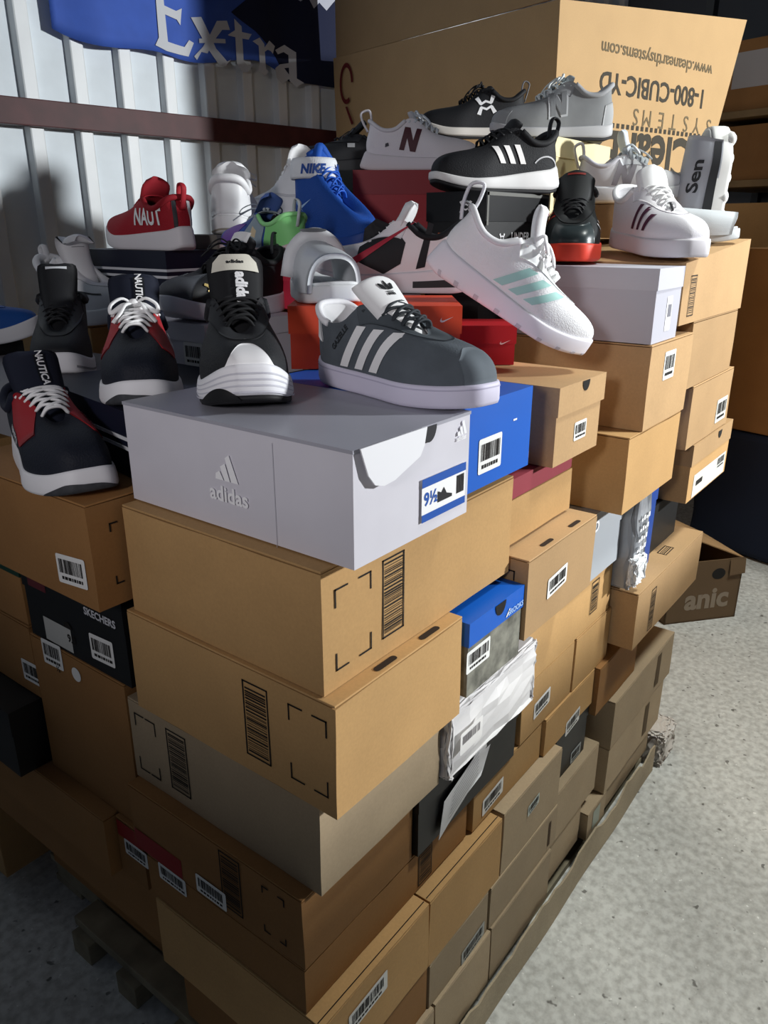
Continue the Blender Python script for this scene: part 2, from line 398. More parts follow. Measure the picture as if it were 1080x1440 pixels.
    def tongue(s, m, path=((.64, .064), (.52, .088), (.42, .110), (.345, .130)), w0=.018, w1=.030, th=.009, arch=.011, n=16, k=9, tip=.8, wl=None):
        P = catmull([(x*s.L, 0, z) for x, z in path], n); V = []
        T = np.gradient(P, axis=0); T /= np.linalg.norm(T, axis=1)[:, None]
        for side_ in (1, -1):
            for i in range(n):
                q = i/(n-1); ww = (w0+(w1-w0)*smooth01(0, .8, q))*(1 if q < tip else math.sqrt(max(.12, 1-((q-tip)/(1.0001-tip))**2*.85)))
                N = np.cross(T[i], (0, 1, 0)); N = N if N[2] > 0 or N[0] > 0 else -N
                if N @ np.array([1, 0, 1]) < 0: N = -N
                for j in range(k):
                    a = -1+2*j/(k-1)
                    th_ = th*.5*math.sqrt(max(0, 1-a**4))*(1 if q < .9 else math.sqrt(max(0, 1-((q-.9)/.1001)**2)))
                    V.append(P[i]+np.array((0, ww*a, 0))+N*(-arch*a*a+side_*th_))
        F = []; o = n*k
        for i in range(n-1):
            for j in range(k-1):
                F.append((i*k+j, (i+1)*k+j, (i+1)*k+j+1, i*k+j+1)); F.append((o+i*k+j, o+i*k+j+1, o+(i+1)*k+j+1, o+(i+1)*k+j))
        for i in range(n-1):
            F.append((i*k, o+i*k, o+(i+1)*k, (i+1)*k)); F.append((i*k+k-1, (i+1)*k+k-1, o+(i+1)*k+k-1, o+i*k+k-1))
        s.tP, s.tT, s.ta, s.tw = P, T, arch, (w0, w1)
        s.tng = pyd('tongue', V, F, m, s.root); s.tth = th
        return s.tng
    def tongue_decal(s, shape, q, size, m, name, y=0, rot=0, off=.0008):
        """shape laid on the tongue's outer face around parameter q (0 low, 1 tip); reads upright for someone facing the toe"""
        v, f = shape if isinstance(shape, tuple) else poly2d(shape)
        v = np.array(v, float); c = (v.min(0)+v.max(0))/2; v = (v-c)*size; v, f = refine(v, f, .006)
        ca, sa = math.cos(R(rot)), math.sin(R(rot)); n = len(s.tP)
        ln = np.concatenate([[0], np.cumsum(np.linalg.norm(np.diff(s.tP, axis=0), axis=1))]); V = []
        for p in v:
            a = p[0]*ca-p[1]*sa+y; b = p[0]*sa+p[1]*ca
            L0 = np.clip(q*ln[-1]+b, 0, ln[-1]*1.02)
            P = np.array([np.interp(L0, ln, s.tP[:, i]) for i in range(3)]); T = np.array([np.interp(L0, ln, s.tT[:, i]) for i in range(3)])
            N = np.cross(T, (0, 1, 0)); N = N if N @ np.array([1, 0, 1]) > 0 else -N
            qq = L0/ln[-1]; ww = s.tw[0]+(s.tw[1]-s.tw[0])*smooth01(0, .8, qq)
            V.append(P+np.array((0, a, 0))+N*(-s.ta*(a/ww)**2+s.tth*.5+off))
        return pyd(name, V, f, m, s.tng, smooth=False)
    def laces(s, m, ts=(.53, .58, .63, .68, .73, .78), r=.0023, flat=.6, v=.93, lift=.007, cross=True, bars=True, bow=True, bowsize=1.0, drop=.0):
        parts = []; Lp = [s.grid(np.array([t]), np.array([v]), .0015)[0] for t in ts]; Rp = [s.grid(np.array([2-t]), np.array([v]), .0015)[0] for t in ts]
        def over(a, b, l=lift, e=.3):
            up = np.array((.35, 0, 1))/1.06; m_ = (a+b)/2
            return [a-up*.002, a*.8+b*.2+up*l*.75, m_+up*l, a*.2+b*.8+up*l*.75, b-up*.002]
        for i in range(len(ts)):
            if bars and (i in (len(ts)-1,) or not cross): parts.append(tube(over(Lp[i], Rp[i]), r, 12, 6, flat))
            if cross and i < len(ts)-1:
                parts.append(tube(over(Lp[i], Rp[i+1], lift+.001), r, 14, 6, flat)); parts.append(tube(over(Rp[i], Lp[i+1], lift), r, 14, 6, flat))
        c = (Lp[0]+Rp[0])/2+np.array((.012, 0, lift+.004)); b = bowsize
        if bars: parts.append(tube(over(Lp[0], Rp[0], lift+.002), r, 12, 6, flat))
        if bow:
            parts.append(tube([c+np.array((-.004, -.006, 0)), c+np.array((.002, 0, .004)), c+np.array((-.004, .006, 0))], r*1.7, 10, 7))
            for sg in (1, -1):
                parts.append(tube([c, c+np.array((.004, sg*.018*b, .010)), c+np.array((.010, sg*.036*b, .002-drop)), c+np.array((.020, sg*.036*b, -.008-drop)), c+np.array((.014, sg*.016*b, .002)), c], r, 24, 6, flat))
                parts.append(tube([c, c+np.array((.016, sg*.012*b, .003)), c+np.array((.032*b, sg*.022*b, -.008-drop)), c+np.array((.040*b, sg*.034*b, -.020-drop*2))], r, 16, 6, flat))
        V, F = join(parts); s.lace = pyd('laces', V, F, m, s.root); return s.lace
    def eyestay(s, m, v0=.72, t0=.50, t1=1.0, off=.0016):
        s.patch(t0, 2-t0, lambda q: v0+.0*q, 1.0, m, 'eyestay', off, n=60)
    def pull_tab(s, m, h=.028, w=.010, back=.004, t=.003):
        p = s.pt(np.array([0.]), np.array([1.]))[0]
        V, F = tube([p+np.array((.006, 0, -.012)), p+np.array((.004, 0, h*.5)), p+np.array((-.002, 0, h)), p+np.array((-.010-back, 0, h*.7)), p+np.array((-.006-back, 0, -.004)), p+np.array((-.004, 0, -.025))], w*.5, 22, 8, .35, upv=(1, 0, 0))
        return pyd('pull_tab', V, F, m, s.root)
    def place(s, loc, yaw, pitch=0, roll=0):
        s.root.location = loc; s.root.rotation_euler = Euler((R(roll), R(pitch), R(yaw)), 'XYZ'); return s

# ------------------------------------------------------------------ the place: floor, walls
def concrete():
    m = bpy.data.materials.new('concrete'); m.use_nodes = True; nt = m.node_tree; b = nt.nodes['Principled BSDF']
    b.inputs['Roughness'].default_value = .78; b.inputs['Specular IOR Level'].default_value = .25
    tc = nt.nodes.new('ShaderNodeTexCoord')
    def noise(sc, det=6): 
        n = nt.nodes.new('ShaderNodeTexNoise'); n.inputs['Scale'].default_value = sc; n.inputs['Detail'].default_value = det
        nt.links.new(tc.outputs['Object'], n.inputs['Vector']); return n
    def ramp(n, a, b_, ca, cb):
        r = nt.nodes.new('ShaderNodeValToRGB'); r.color_ramp.elements[0].position = a; r.color_ramp.elements[1].position = b_
        r.color_ramp.elements[0].color = (*ca, 1); r.color_ramp.elements[1].color = (*cb, 1); nt.links.new(n.outputs['Fac'], r.inputs[0]); return r
    big = ramp(noise(2.2), .3, .7, (.5, .505, .48), (.70, .705, .67))
    fine = ramp(noise(55, 8), .32, .62, (.72, .71, .70), (1.08, 1.08, 1.08))
    sp = ramp(noise(38, 2), .28, .33, (.35, .34, .33), (1, 1, 1))
    lt = ramp(noise(70, 2), .70, .74, (0, 0, 0), (.25, .25, .25))
    prev = big
    for r in (fine, sp):
        mx = nt.nodes.new('ShaderNodeMix'); mx.data_type = 'RGBA'; mx.blend_type = 'MULTIPLY'; mx.inputs[0].default_value = 1
        nt.links.new(prev.outputs[0] if prev is big else prev.outputs[2], mx.inputs[6]); nt.links.new(r.outputs[0], mx.inputs[7]); prev = mx
    mx = nt.nodes.new('ShaderNodeMix'); mx.data_type = 'RGBA'; mx.blend_type = 'ADD'; mx.inputs[0].default_value = 1
    nt.links.new(prev.outputs[2], mx.inputs[6]); nt.links.new(lt.outputs[0], mx.inputs[7])
    nt.links.new(mx.outputs[2], b.inputs['Base Color'])
    bp = nt.nodes.new('ShaderNodeBump'); bp.inputs['Strength'].default_value = .3; bp.inputs['Distance'].default_value = .004
    nt.links.new(fine.outputs[0], bp.inputs['Height']); nt.links.new(bp.outputs[0], b.inputs['Normal'])
    return m
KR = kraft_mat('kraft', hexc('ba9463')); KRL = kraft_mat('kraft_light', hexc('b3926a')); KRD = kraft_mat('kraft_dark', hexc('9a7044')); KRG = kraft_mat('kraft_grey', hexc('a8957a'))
INK = M('17120e', .8); PAPER = M('e9e9e6', .6); BLACK = M('0b0b0d', .6)

fl = boxo('floor', -4, 7, -5, 6, -.1, 0, concrete()); tag(fl, 'grey speckled concrete floor under the pile of boxes', kind='structure')

# ribbed metal wall behind, on the left
WD = Vector((.98769, -.15643, 0)); WP = Vector((.8107, 2.1466, 0)); wyaw = R(-9)
wall = empty('wall_left', WP, (0, 0, wyaw)); tag(wall, 'white ribbed metal wall with a dark red wooden rail', kind='structure')
steel = M('dde6ec', .5, noise=.08, scale=7, spec=.4); steelw = M('e6eaec', .42, noise=.05, scale=9, spec=.45)
def profile_strip(name, prof, z0, z1, m, parent):
    v = [(x, -d, z) for z in (z0, z1) for x, d in prof]; k = len(prof)
    return pyd(name, v, [(i, i+1, k+i+1, k+i) for i in range(k-1)], m, parent, smooth=False)
pan = [(0, .0), (.104, .0)]; rib = [(0, 0), (.008, .026), (.012, .028), (.048, .028), (.052, .026), (.060, 0)]
pm = rm = None; per = .164
for i in range(-12, 26):
    x = i*per+.02
    if pm is None:
        a = boxo('wall_panel', 0, .106, 0, .01, 0, 3.6, steel, wall); b = profile_strip('wall_rib', rib, 0, 3.6, steelw, wall); pm, rm = a.data, b.data
    else:
        a = link('wall_panel', pm, wall); b = link('wall_rib', rm, wall)
    a.location = (x, 0, 0); b.location = (x+.104, 0, 0)
rl = boxo('rail', -2.0, 4.2, -.062, -.0285, 1.690, 1.768, M('4a2224', .55, noise=.25, scale=14), wall, .003)
rl['label'] = 'dark red wooden rail across the metal wall'

# far grey walls and the dark corner behind the shelves
bw = boxo('wall_back', 4.4, 4.5, -2.5, 4, 0, 3.6, M('5c626a', .7, noise=.06, scale=3)); tag(bw, 'plain blue grey wall at the far right', kind='structure')

# ------------------------------------------------------------------ generic text / shapes on a plane
def plane_mesh(name, vf, org, ux, uy, m, parent=None, off=0.0, thick=0):
    v, f = vf if isinstance(vf, tuple) else poly2d(vf)
    org, ux, uy = map(np.array, (org, ux, uy)); n = np.cross(ux, uy)
    V = [org+ux*p[0]+uy*p[1]+n*off for p in v]
    return pyd(name, V, f, m, parent, smooth=False)

# ------------------------------------------------------------------ blue banner on the wall
def banner():
    root = empty('banner', WP+WD*.8+Vector((0, 0, 2.0))); root.rotation_euler = (0, 0, wyaw); tag(root, 'blue cloth banner with pale gothic lettering hanging on the metal wall', 'banner')
    x0, x1 = -.56, .60; n = 60; k = 20
    def zlo(q): return -.025-.045*q-.02*math.sin(q*7)-.012*math.sin(q*17)
    def dep(x, z): return -.048-.008*math.sin(x*13+z*4)-.006*math.sin(x*29+1)
    V = []
    for i in range(n):
        for j in range(k):
            q = i/(n-1); x = x0+(x1-x0)*q; z = zlo(q)+(.62-zlo(q))*j/(k-1); V.append((x, dep(x, z), z))
    F = [(i*k+j, (i+1)*k+j, (i+1)*k+j+1, i*k+j+1) for i in range(n-1) for j in range(k-1)]
    o = pyd('cloth', V, F, M('3a5cb6', .75, noise=.12, scale=9), root)
    md = o.modifiers.new('thickness', 'SOLIDIFY'); md.thickness = .002; md.offset = 1
    def put(name, polys, x, z, sx, sz, m, off):
        v, f = poly2d(polys); v = v*np.array((sx, sz)); v, f = refine(v, f, .02)
        pyd(name, [(x+p[0], dep(x+p[0], z+p[1])-off, z+p[1]) for p in v], f, m, root, smooth=False)
    put('mountain_print', [[(.36, -.072), (.30, 0), (.26, .035), (.20, .075), (.10, .12), (.17, .17), (.28, .23), (.42, .30), (.599, .40), (.599, -.072)]], 0, 0, 1, 1, M('121a38', .8), .0032)
    put('snow_print', [[(.34, .235), (.42, .205), (.45, .225), (.48, .19), (.51, .215), (.55, .195), (.599, .24), (.599, .40), (.47, .33)]], 0, 0, 1, 1, M('b9bcc8', .8), .0042)
    T = M('c9ccd2', .8)
    lw = 'banner_letter'
    # gothic letters from slanted strokes, unit height
    E_ = [[(.10, .06), (.36, 0), (.42, .12), (.40, 1.06), (.52, 1.32), (.30, 1.28), (.22, 1.0), (.20, .2)], [(.36, 0), (.92, -.02), (1.06, .22), (.96, .26), (.84, .13), (.42, .16)], [(.40, .60), (.70, .56), (.78, .48), (.84, .76), (.70, .70), (.40, .74)],
          [(.45, 1.22), (.80, 1.18), (.96, 1.08), (1.0, 1.40), (.7, 1.36), (.45, 1.36)]]
    X_ = [[(.0, .98), (.24, 1.02), (.56, .34), (.86, .08), (.98, .14), (.80, -.04), (.62, -.04), (.36, .30)], [(.62, .98), (.92, 1.04), (1.0, .84), (.76, .80), (.52, .52), (.40, .60)], [(.08, .02), (.20, .22), (.34, .20), (.48, .46), (.36, .54), (.24, .34), (.02, .10)], [(.16, .52), (.84, .60), (.84, .50), (.16, .42)]]
    T_ = [[(.36, 1.32), (.62, 1.16), (.62, .24), (.74, .14), (.98, .22), (.72, -.06), (.52, -.04), (.36, .14)], [(.08, .86), (.36, 1.02), (.96, 1.0), (.84, .84), (.10, .84)]]
    R_ = [[(.06, .9), (.34, 1.04), (.52, .88), (.52, .16), (.66, .08), (.44, -.06), (.20, .10), (.28, .2), (.28, .80)], [(.52, .78), (.76, 1.02), (1.02, .90), (.90, .66), (.80, .72), (.66, .74), (.52, .66)]]
    A_ = [[(.10, .84), (.46, 1.04), (.82, .88), (.82, .16), (1.04, .06), (.80, -.08), (.58, .08), (.58, .78), (.42, .84), (.20, .74)], [(.58, .56), (.26, .48), (.06, .34), (.10, .08), (.34, -.06), (.60, .14), (.58, .24), (.36, .16), (.30, .30), (.42, .40), (.60, .44)]]
    for p, x, z, sx, sz in ((E_, -.232, -.038, .165, .185), (X_, -.062, -.052, .150, .135), (T_, .068, -.060, .120, .122), (R_, .178, -.064, .115, .115), (A_, .282, -.078, .140, .125)):
        put(lw, p, x, z, sx, sz, T, .0055)
banner()

# ------------------------------------------------------------------ big upside-down carton behind the pile
def gaylord():
    P = Vector((1.848, .708, .92)); root = empty('bulk_carton', P, (0, 0, R(-14.6))); tag(root, 'huge kraft carton with upside down dark lettering standing behind the shoes', 'box')
    # body: leans a little, its right edge tapers downwards
    z1 = 1.14; lx, ly = 1.0, 1.15
    V = [(0, 0, 0), (.82, 0, 0), (.82, ly, 0), (0, ly, 0), (-.03, 0, 1.085), (.985, 0, 1.17), (.985, ly, 1.17), (-.03, ly, 1.10), (.885, 0, .80), (.885, ly, .80), (.78, 0, .66), (.78, ly, .66)]
    V[1] = (.74, 0, 0); V[2] = (.74, ly, 0)
    F = [(0, 1, 10, 8, 5, 4), (4, 5, 6, 7), (1, 2, 11, 10), (10, 11, 9, 8), (8, 9, 6, 5), (3, 0, 4, 7), (2, 3, 7, 6, 9, 11), (0, 3, 2, 1)]
    body = pyd('body', V, F, kraft_mat('kraft_pale', hexc('bb9b70'), .06), root, smooth=False)
    # the left side's flap stands open above it
    V = [(-.03, .02, 1.09), (-.03, ly-.02, 1.10), (-.06, ly-.06, 1.62), (-.06, .06, 1.60)]; V += [(a+.006, b, c) for a, b, c in V]
    pyd('open_flap', V, [(0, 1, 2, 3), (7, 6, 5, 4)]+[(i, (i+1) % 4, 4+(i+1) % 4, 4+i) for i in range(4)], body.data.materials[0], root, smooth=False)
    ink = M('3f3a30', .8); ink2 = M('6d6048', .8)
    def updown(txt, x, z, size, m, bold=0, sp=1.0):
        """text turned half a circle; (x, z) is where it starts, at its right end in the photo"""
        v, f = text_mesh(txt, size, bold, spacing=sp); v = -v
        pyd('lettering', [(x+p[0], -.0015, z+p[1]) for p in v], f, m, root, smooth=False)
    updown('www.cleanearthsystems.com', .800, 1.005, .0535, ink2, .0006)
    updown('1-800-CUBIC-YD', .780, .925, .083, ink, .0016)
    for i_, ch in enumerate('SYSTEMS'): updown(ch, .84-.0735*i_, .836, .072, ink2)
    updown('CleanEa', .745, .760, .185, ink, .005)
    dots = []
    for i in range(30): dots.append([(.02+.0265*i, .772), (.034+.0265*i, .772), (.034+.0265*i, .786), (.02+.0265*i, .786)])
    v, f = poly2d(dots); pyd('dotted_line', [(p[0], -.0015, p[1]) for p in v], f, ink, root, smooth=False)
    redink = M('6a1c1a', .8)
    for (y, z, s) in ((1.06, 1.0, .09), (1.10, .74, .10)):
        v, f = poly2d([arc(0, 0, .5, .8, 0, 300, 20)+arc(0, 0, .36, .62, 300, 0, 20), [(-.1, -.9), (.05, -.9), (.5, -1.6), (.35, -1.65)]])
        pyd('red_marking', [(-.0345+.03*(1-z/1.09)-.0015, y-p[0]*s, z+p[1]*s) for p in v], f, redink, root, smooth=False)
    # the carton that carries it
    low = boxo('bulk_carton', 0, .95, 0, 1.15, 0, .918, KRD, None, .006); low.location = (1.85, .71, 0); low.rotation_euler = (0, 0, R(-14.6)); tag(low, 'plain kraft bulk carton carrying the lettered one, hidden behind the pile', 'box')
gaylord()

# ------------------------------------------------------------------ right background: shelf with cartons, dark rack, open carton on the floor
def background():
    # steel shelf post line and boards, roughly along the view's right edge
    rk = empty('storage_rack', (3.55, .30, 0), (0, 0, R(-15))); tag(rk, 'dark steel storage rack with wooden shelves at the right edge', 'rack')
    dm = M('22262c', .5)
    for z in (1.20, 1.60, 1.90):
        boxo('shelf_board', 0, .70, -.75, .62, z-.03, z, M('8a7350', .7, noise=.15, scale=12), rk, .002)
    for x, y in ((.0, .60), (.66, .60), (0, -.73), (.66, -.73)):
        boxo('post', x, x+.04, y-.02, y+.02, 0, 2.4, dm, rk, .002)
    def c(x, y, z, sx, sy, sz, m, label, rz=-15, nm='carton'):
        o = boxo(nm, -sx/2, sx/2, -sy/2, sy/2, 0, sz, m, None, .004); o.location = (x, y, z); o.rotation_euler = (0, 0, R(rz)); return tag(o, label, 'box', 'cartons on the rack')
    M2 = Matrix.Rotation(R(-15), 3, 'Z')
    def w(x, y, z): return M2 @ Vector((x, y, 0))+Vector((3.55, .30, z))
    p = w(.26, .26, 1.90); a = empty('carton', p, (0, 0, R(-15))); tag(a, 'kraft carton with a pale shipping label on the top shelf', 'box', 'cartons on the rack')
    boxo('body', -.22, .22, -.30, .30, 0, .30, KRD, a, .004); boxo('shipping_label', -.2215, -.22, -.16, .20, .10, .25, M('b9b6b8', .6), a)
    for k in range(7): boxo('printed_line', -.2220, -.2214, -.13+.016*k, -.122+.016*k, .15, .235, INK, a)
    p = w(.26, -.36, 1.90); c(*p, .44, .40, .34, KRD, 'plain kraft carton at the right end of the top shelf')
    p = w(.25, .20, 1.60); c(*p, .44, .74, .24, KRD, 'printed brown carton on the middle shelf')
    p = w(.25, .15, 1.20); c(*p, .44, .8, .30, KR, 'long kraft carton on the lower shelf above the plank')
    # tall brown carton below, and the folded dark blue cloth on the floor side
    o = boxo('bulk_carton', -.25, .25, -.40, .40, 0, .75, KRD, None, .006); o.location = (3.02, -.02, .38); o.rotation_euler = (0, 0, R(-15)); o.location = (3.17, -.02, .56); tag(o, 'tall dark kraft carton at the right edge behind the box stacks', 'box')
    # blue tarp: a folded bundle carrying the tall carton
    bm = bmesh.new(); bbox(bm, -.27, .27, -.43, .43, 0, .558, .05, 4)
    bmesh.ops.subdivide_edges(bm, edges=bm.edges, cuts=4, use_grid_fill=True)
    for v in bm.verts:
        s = math.sin(v.co.x*31+v.co.z*9)*math.cos(v.co.y*23+v.co.z*14); v.co += Vector((v.co.x, v.co.y, 0)).normalized()*s*.012
    o = bmo('folded_tarp', bm, M('101c33', .8), None, True); o.location = (3.17, -.02, 0); o.rotation_euler = (0, 0, R(-15)); tag(o, 'dark blue folded tarp under the tall carton', 'tarp')
    # carton on the floor with open flaps
    r = empty('fruit_carton', (2.225, .168, 0), (0, 0, R(-39.6))); tag(r, 'open brown carton with pale printed lettering on the floor', 'box')
    cm = kraft_mat('carton_print', hexc('6e5a44'), .08); t = .006; X, Y, Z = .30, .26, .245
    bm = bmesh.new()
    for q in ((-X/2, X/2, 0, t, 0, Z), (-X/2, X/2, Y-t, Y, 0, Z), (-X/2, -X/2+t, 0, Y, 0, Z), (X/2-t, X/2, 0, Y, 0, Z), (-X/2, X/2, 0, Y, 0, t)): bbox(bm, *q)
    bmo('body', bm, cm, r)
    v, f = text_mesh('anic', .115, .004); pyd('lettering', [(p[0]-.075, -.0012, p[1]+.055) for p in v], f, M('8f8272', .8), r, smooth=False)
    v, f = poly2d([arc(.05, .19, .028, .022, 0, 360, 20)]); pyd('hand_hole', [(p[0], -.001, p[1]) for p in v], f, BLACK, r, smooth=False)
    v, f = poly2d([arc(-.22, .10, .05, .05, 0, 360, 20)]); 
    def flap(pts, name='flap', m=KRL):
        V = pts+[(a, b, c_-.004) for a, b, c_ in pts]; n = len(pts)
        pyd(name, V, [tuple(range(n)), tuple(range(2*n-1, n-1, -1))]+[(i, (i+1) % n, n+(i+1) % n, n+i) for i in range(n)], m, r, smooth=False)
    flap([(X/2, 0, Z), (X/2, Y, Z), (-.02, Y+.10, Z+.075), (-.10, .20, Z+.075)]); flap([(-X/2, 0, Z), (-X/2+.10, .12, Z+.02), (-X/2+.06, .22, Z+.02), (-X/2, Y, Z)])
    flap([(.09, -.004, Z), (X/2+.004, -.004, Z), (X/2+.004, -.010, Z-.055), (.09, -.010, Z-.06)], 'flap', cm)
background()

# ------------------------------------------------------------------ added unseen row of cartons, keeps the work lamp off the lower pile
for i in range(4):
    for j in range(4):
        o = boxo('carton', 0, .40, 0, .36, 0, .338, KR, None, .004); o.location = (1.05+.41*i, -1.70+.02*((i+j) % 2), .34*j)
        tag(o, 'plain kraft carton in the added unseen row that shades the lower pile', 'box', 'added cartons shading the lower pile')

# ------------------------------------------------------------------ boxes of the pile
def face_fn(box, face):
    x0, x1, y0, y1, z0, z1 = box; cx, cy = (x0+x1)/2, (y0+y1)/2
    if face == 'R': return lambda a, b, o: (a-cx, y0-cy-o, b-z0)          # a = world x, b = world z
    if face == 'L': return lambda a, b, o: (x0-cx-o, -a+cy if False else a-cy, b-z0)      # a = world y
    return lambda a, b, o: (a-cx, b-cy, z1-z0+o)                            # top: a = x, b = y
def decal_mesh(name, polys, fn, m, parent, off, sgn=1):
    v, f = polys if isinstance(polys, tuple) else poly2d(polys)
    return pyd(name, [fn(p[0], p[1], off) for p in v], f, m, parent, smooth=False)
def rrect(a, b, w, h, r=.003):
    o = []
    for cx, cy, s in ((a+w/2-r, b+h/2-r, 0), (a-w/2+r, b+h/2-r, 90), (a-w/2+r, b-h/2+r, 180), (a+w/2-r, b-h/2+r, 270)): o += arc(cx, cy, r, r, s, s+90, 3)
    return o
def rect(a0, a1, b0, b1): return [(a0, b0), (a1, b0), (a1, b1), (a0, b1)]
def put_decals(root, box, decs, off0=0.0):
    for d in decs:
        k, face, (a, b) = d[0], d[1], d[2]; fn0 = face_fn(box, face); fn = lambda p, q, o, f0=fn0: f0(p, q, o+off0); s = -1 if face == 'L' else 1
        if k == 'label':                                 # white sticker with a barcode
            w_, h_ = d[3], d[4]; col = d[5] if len(d) > 5 else PAPER; sk = d[6] if len(d) > 6 else 0
            sh = lambda pl: [(p[0], p[1]+sk*(p[0]-a)*s) for p in pl]
            o = decal_mesh('barcode_label', [sh(rrect(a, b, w_, h_))], fn, col, root, .0008)
            rnd = random.Random(int((a*1000+b*777)*10)); P = []; x = -w_*.42
            while x < w_*.40:
                t = rnd.choice((.0006, .001, .0016, .0024)); P.append(sh(rect(a+s*x, a+s*(x+t), b-h_*.14, b+h_*.34))); x += t+rnd.choice((.0007, .001, .0017))
            x = -w_*.36
            while x < w_*.34:
                t = rnd.choice((.003, .005, .007)); P.append(sh(rect(a+s*x, a+s*(x+t), b-h_*.36, b-h_*.25))); x += t+.0016
            decal_mesh('bars', P, fn, INK, o, .0012)
        elif k == 'stamp':                               # printed block of horizontal bars in a frame
            w_, h_ = d[3], d[4]; f = .0022; rnd = random.Random(int(a*1000+b*77))
            P = [rect(a-w_/2, a-w_/2+f, b-h_/2, b+h_/2), rect(a+w_/2-f, a+w_/2, b-h_/2, b+h_/2), rect(a-w_/2, a+w_/2, b-h_/2, b-h_/2+f), rect(a-w_/2, a+w_/2, b+h_/2-f, b+h_/2)]
            y = b-h_/2+.006
            while y < b+h_/2-.007:
                t = rnd.choice((.0008, .0014, .0022)); P.append(rect(a-w_/2+.004, a+w_/2-.004, y, y+t)); y += t+rnd.choice((.0010, .0016, .0024))
            decal_mesh('printed_block', P, fn, INK, root, .0007)
        elif k == 'mark':                                # printed corner mark
            z, sx, sy = d[3], d[4], d[5]; t = .0022; sx *= s
            decal_mesh('corner_mark', [rect(min(a, a+sx*z), max(a, a+sx*z), min(b, b+sy*t), max(b, b+sy*t)), rect(min(a, a+sx*t), max(a, a+sx*t), min(b, b+sy*z), max(b, b+sy*z))], fn, INK, root, .0007)
        elif k == 'slot':
            w_, h_ = d[3], d[4]; decal_mesh('hand_slot', [rrect(a, b, w_, h_, min(w_, h_)*.48)], fn, M('2a1c10', .9), root, .0007)
        elif k == 'thumb':
            r_ = d[3]; o = decal_mesh('thumb_notch', [arc(a, b, r_, r_*1.25, 180, 360, 14)], fn, M('151210', .9), root, .0009)
        elif k == 'rect':
            w_, h_, m, nm = d[3:7]; decal_mesh(nm, [rect(a-w_/2, a+w_/2, b-h_/2, b+h_/2)], fn, m, root, d[7] if len(d) > 7 else .0006)
        elif k == 'text':
            txt, size, m = d[3:6]; bold = d[6] if len(d) > 6 else 0; v, f = text_mesh(txt, size, bold); v = v*np.array((s, 1))+np.array((a, b)); decal_mesh(d[7] if len(d) > 7 else 'lettering', (v, f), fn, m, root, d[8] if len(d) > 8 else .0012)
        elif k == 'poly':
            polys, size, m, nm = d[3:7]; v, f = poly2d(polys); v = v*size*np.array((s, 1))+np.array((a, b)); decal_mesh(nm, (v, f), fn, m, root, d[7] if len(d) > 7 else .0012)
def crumple_box(x0, x1, y0, y1, z0, z1, jit, bev=.0025, cuts=3):
    bm = bmesh.new(); bbox(bm, x0, x1, y0, y1, z0, z1)
    bmesh.ops.subdivide_edges(bm, edges=bm.edges, cuts=cuts, use_grid_fill=True)
    cx, cy, cz = (x0+x1)/2, (y0+y1)/2, (z0+z1)/2; ph = random.random()*20
    for v in bm.verts:
        c = v.co
        for ax, (a, b) in enumerate(((x0, x1), (y0, y1), (z0, z1))):
            o1, o2 = [i for i in range(3) if i != ax]
            if ax == 2 and abs(c[2]-z0) < 1e-6: continue
            q = math.sin(c[o1]*37+ph+ax)*math.cos(c[o2]*29+ph*1.7)
            if abs(c[ax]-a) < 1e-6: c[ax] += jit*(.2+.5*q)
            elif abs(c[ax]-b) < 1e-6: c[ax] -= jit*(.2+.5*q)
    return bm
def carton(label, x0, x1, y0, y1, z0, z1, m=None, decs=(), rz=0, group='kraft cartons in the pile', flap=True, name='carton', jit=.0012, cat='box', rise=0):
    m = m or KR; cx, cy = (x0+x1)/2, (y0+y1)/2; B = (x0, x1, y0, y1, z0, z1)
    r = empty(name, (cx, cy, z0), (0, 0, R(rz))); tag(r, label, cat, group)
    sx, sy, h = (x1-x0)/2, (y1-y0)/2, z1-z0
    bm = crumple_box(-sx, sx, -sy, sy, 0, h-(.0035 if flap else 0), jit)
    if rise:
        for v in bm.verts: v.co.z += rise*(v.co.x+sx)/(2*sx)*v.co.z/h
    bmo('body', bm, m, r)
    if flap: boxo('lid_flap', -sx+.0005, sx-.0005, -sy+.0005, sy-.0005, h-.0026, h, m, r, .0008)
    put_decals(r, B, decs)
    return r
def lidded(label, x0, x1, y0, y1, z0, z1, lh, mb, ml, decs=(), liddecs=(), rz=0, group='shoe boxes in the pile', name='shoe_box', jit=.0006, ov=.002):
    cx, cy = (x0+x1)/2, (y0+y1)/2; B = (x0, x1, y0, y1, z0, z1)
    r = empty(name, (cx, cy, z0), (0, 0, R(rz))); tag(r, label, 'box', group)
    sx, sy, h = (x1-x0)/2, (y1-y0)/2, z1-z0
    bmo('body', crumple_box(-sx+ov, sx-ov, -sy+ov, sy-ov, 0, h-.003, jit), mb, r)
    l = bmo('lid', crumple_box(-sx, sx, -sy, sy, h-lh, h, jit*.6), ml, r)
    put_decals(r, B, decs, -ov); put_decals(l, B, liddecs)
    return r
def carton_marks(face, a0, a1, b0, b1, z=.022):
    return [('mark', face, (a0, b1), z, 1, -1), ('mark', face, (a1, b1), z, -1, -1), ('mark', face, (a0, b0), z, 1, 1), ('mark', face, (a1, b0), z, -1, 1)]

grey = M('d2d0d8', .45, noise=.03, scale=14); white = M('f0f0f0', .55); lblue = M('1a52a8', .5)
silver = M('f4f4f6', .35); shoebl = M('0a5cc0', .45, spec=.5); navy = M('10152a', .55); blackbox = M('101113', .5)
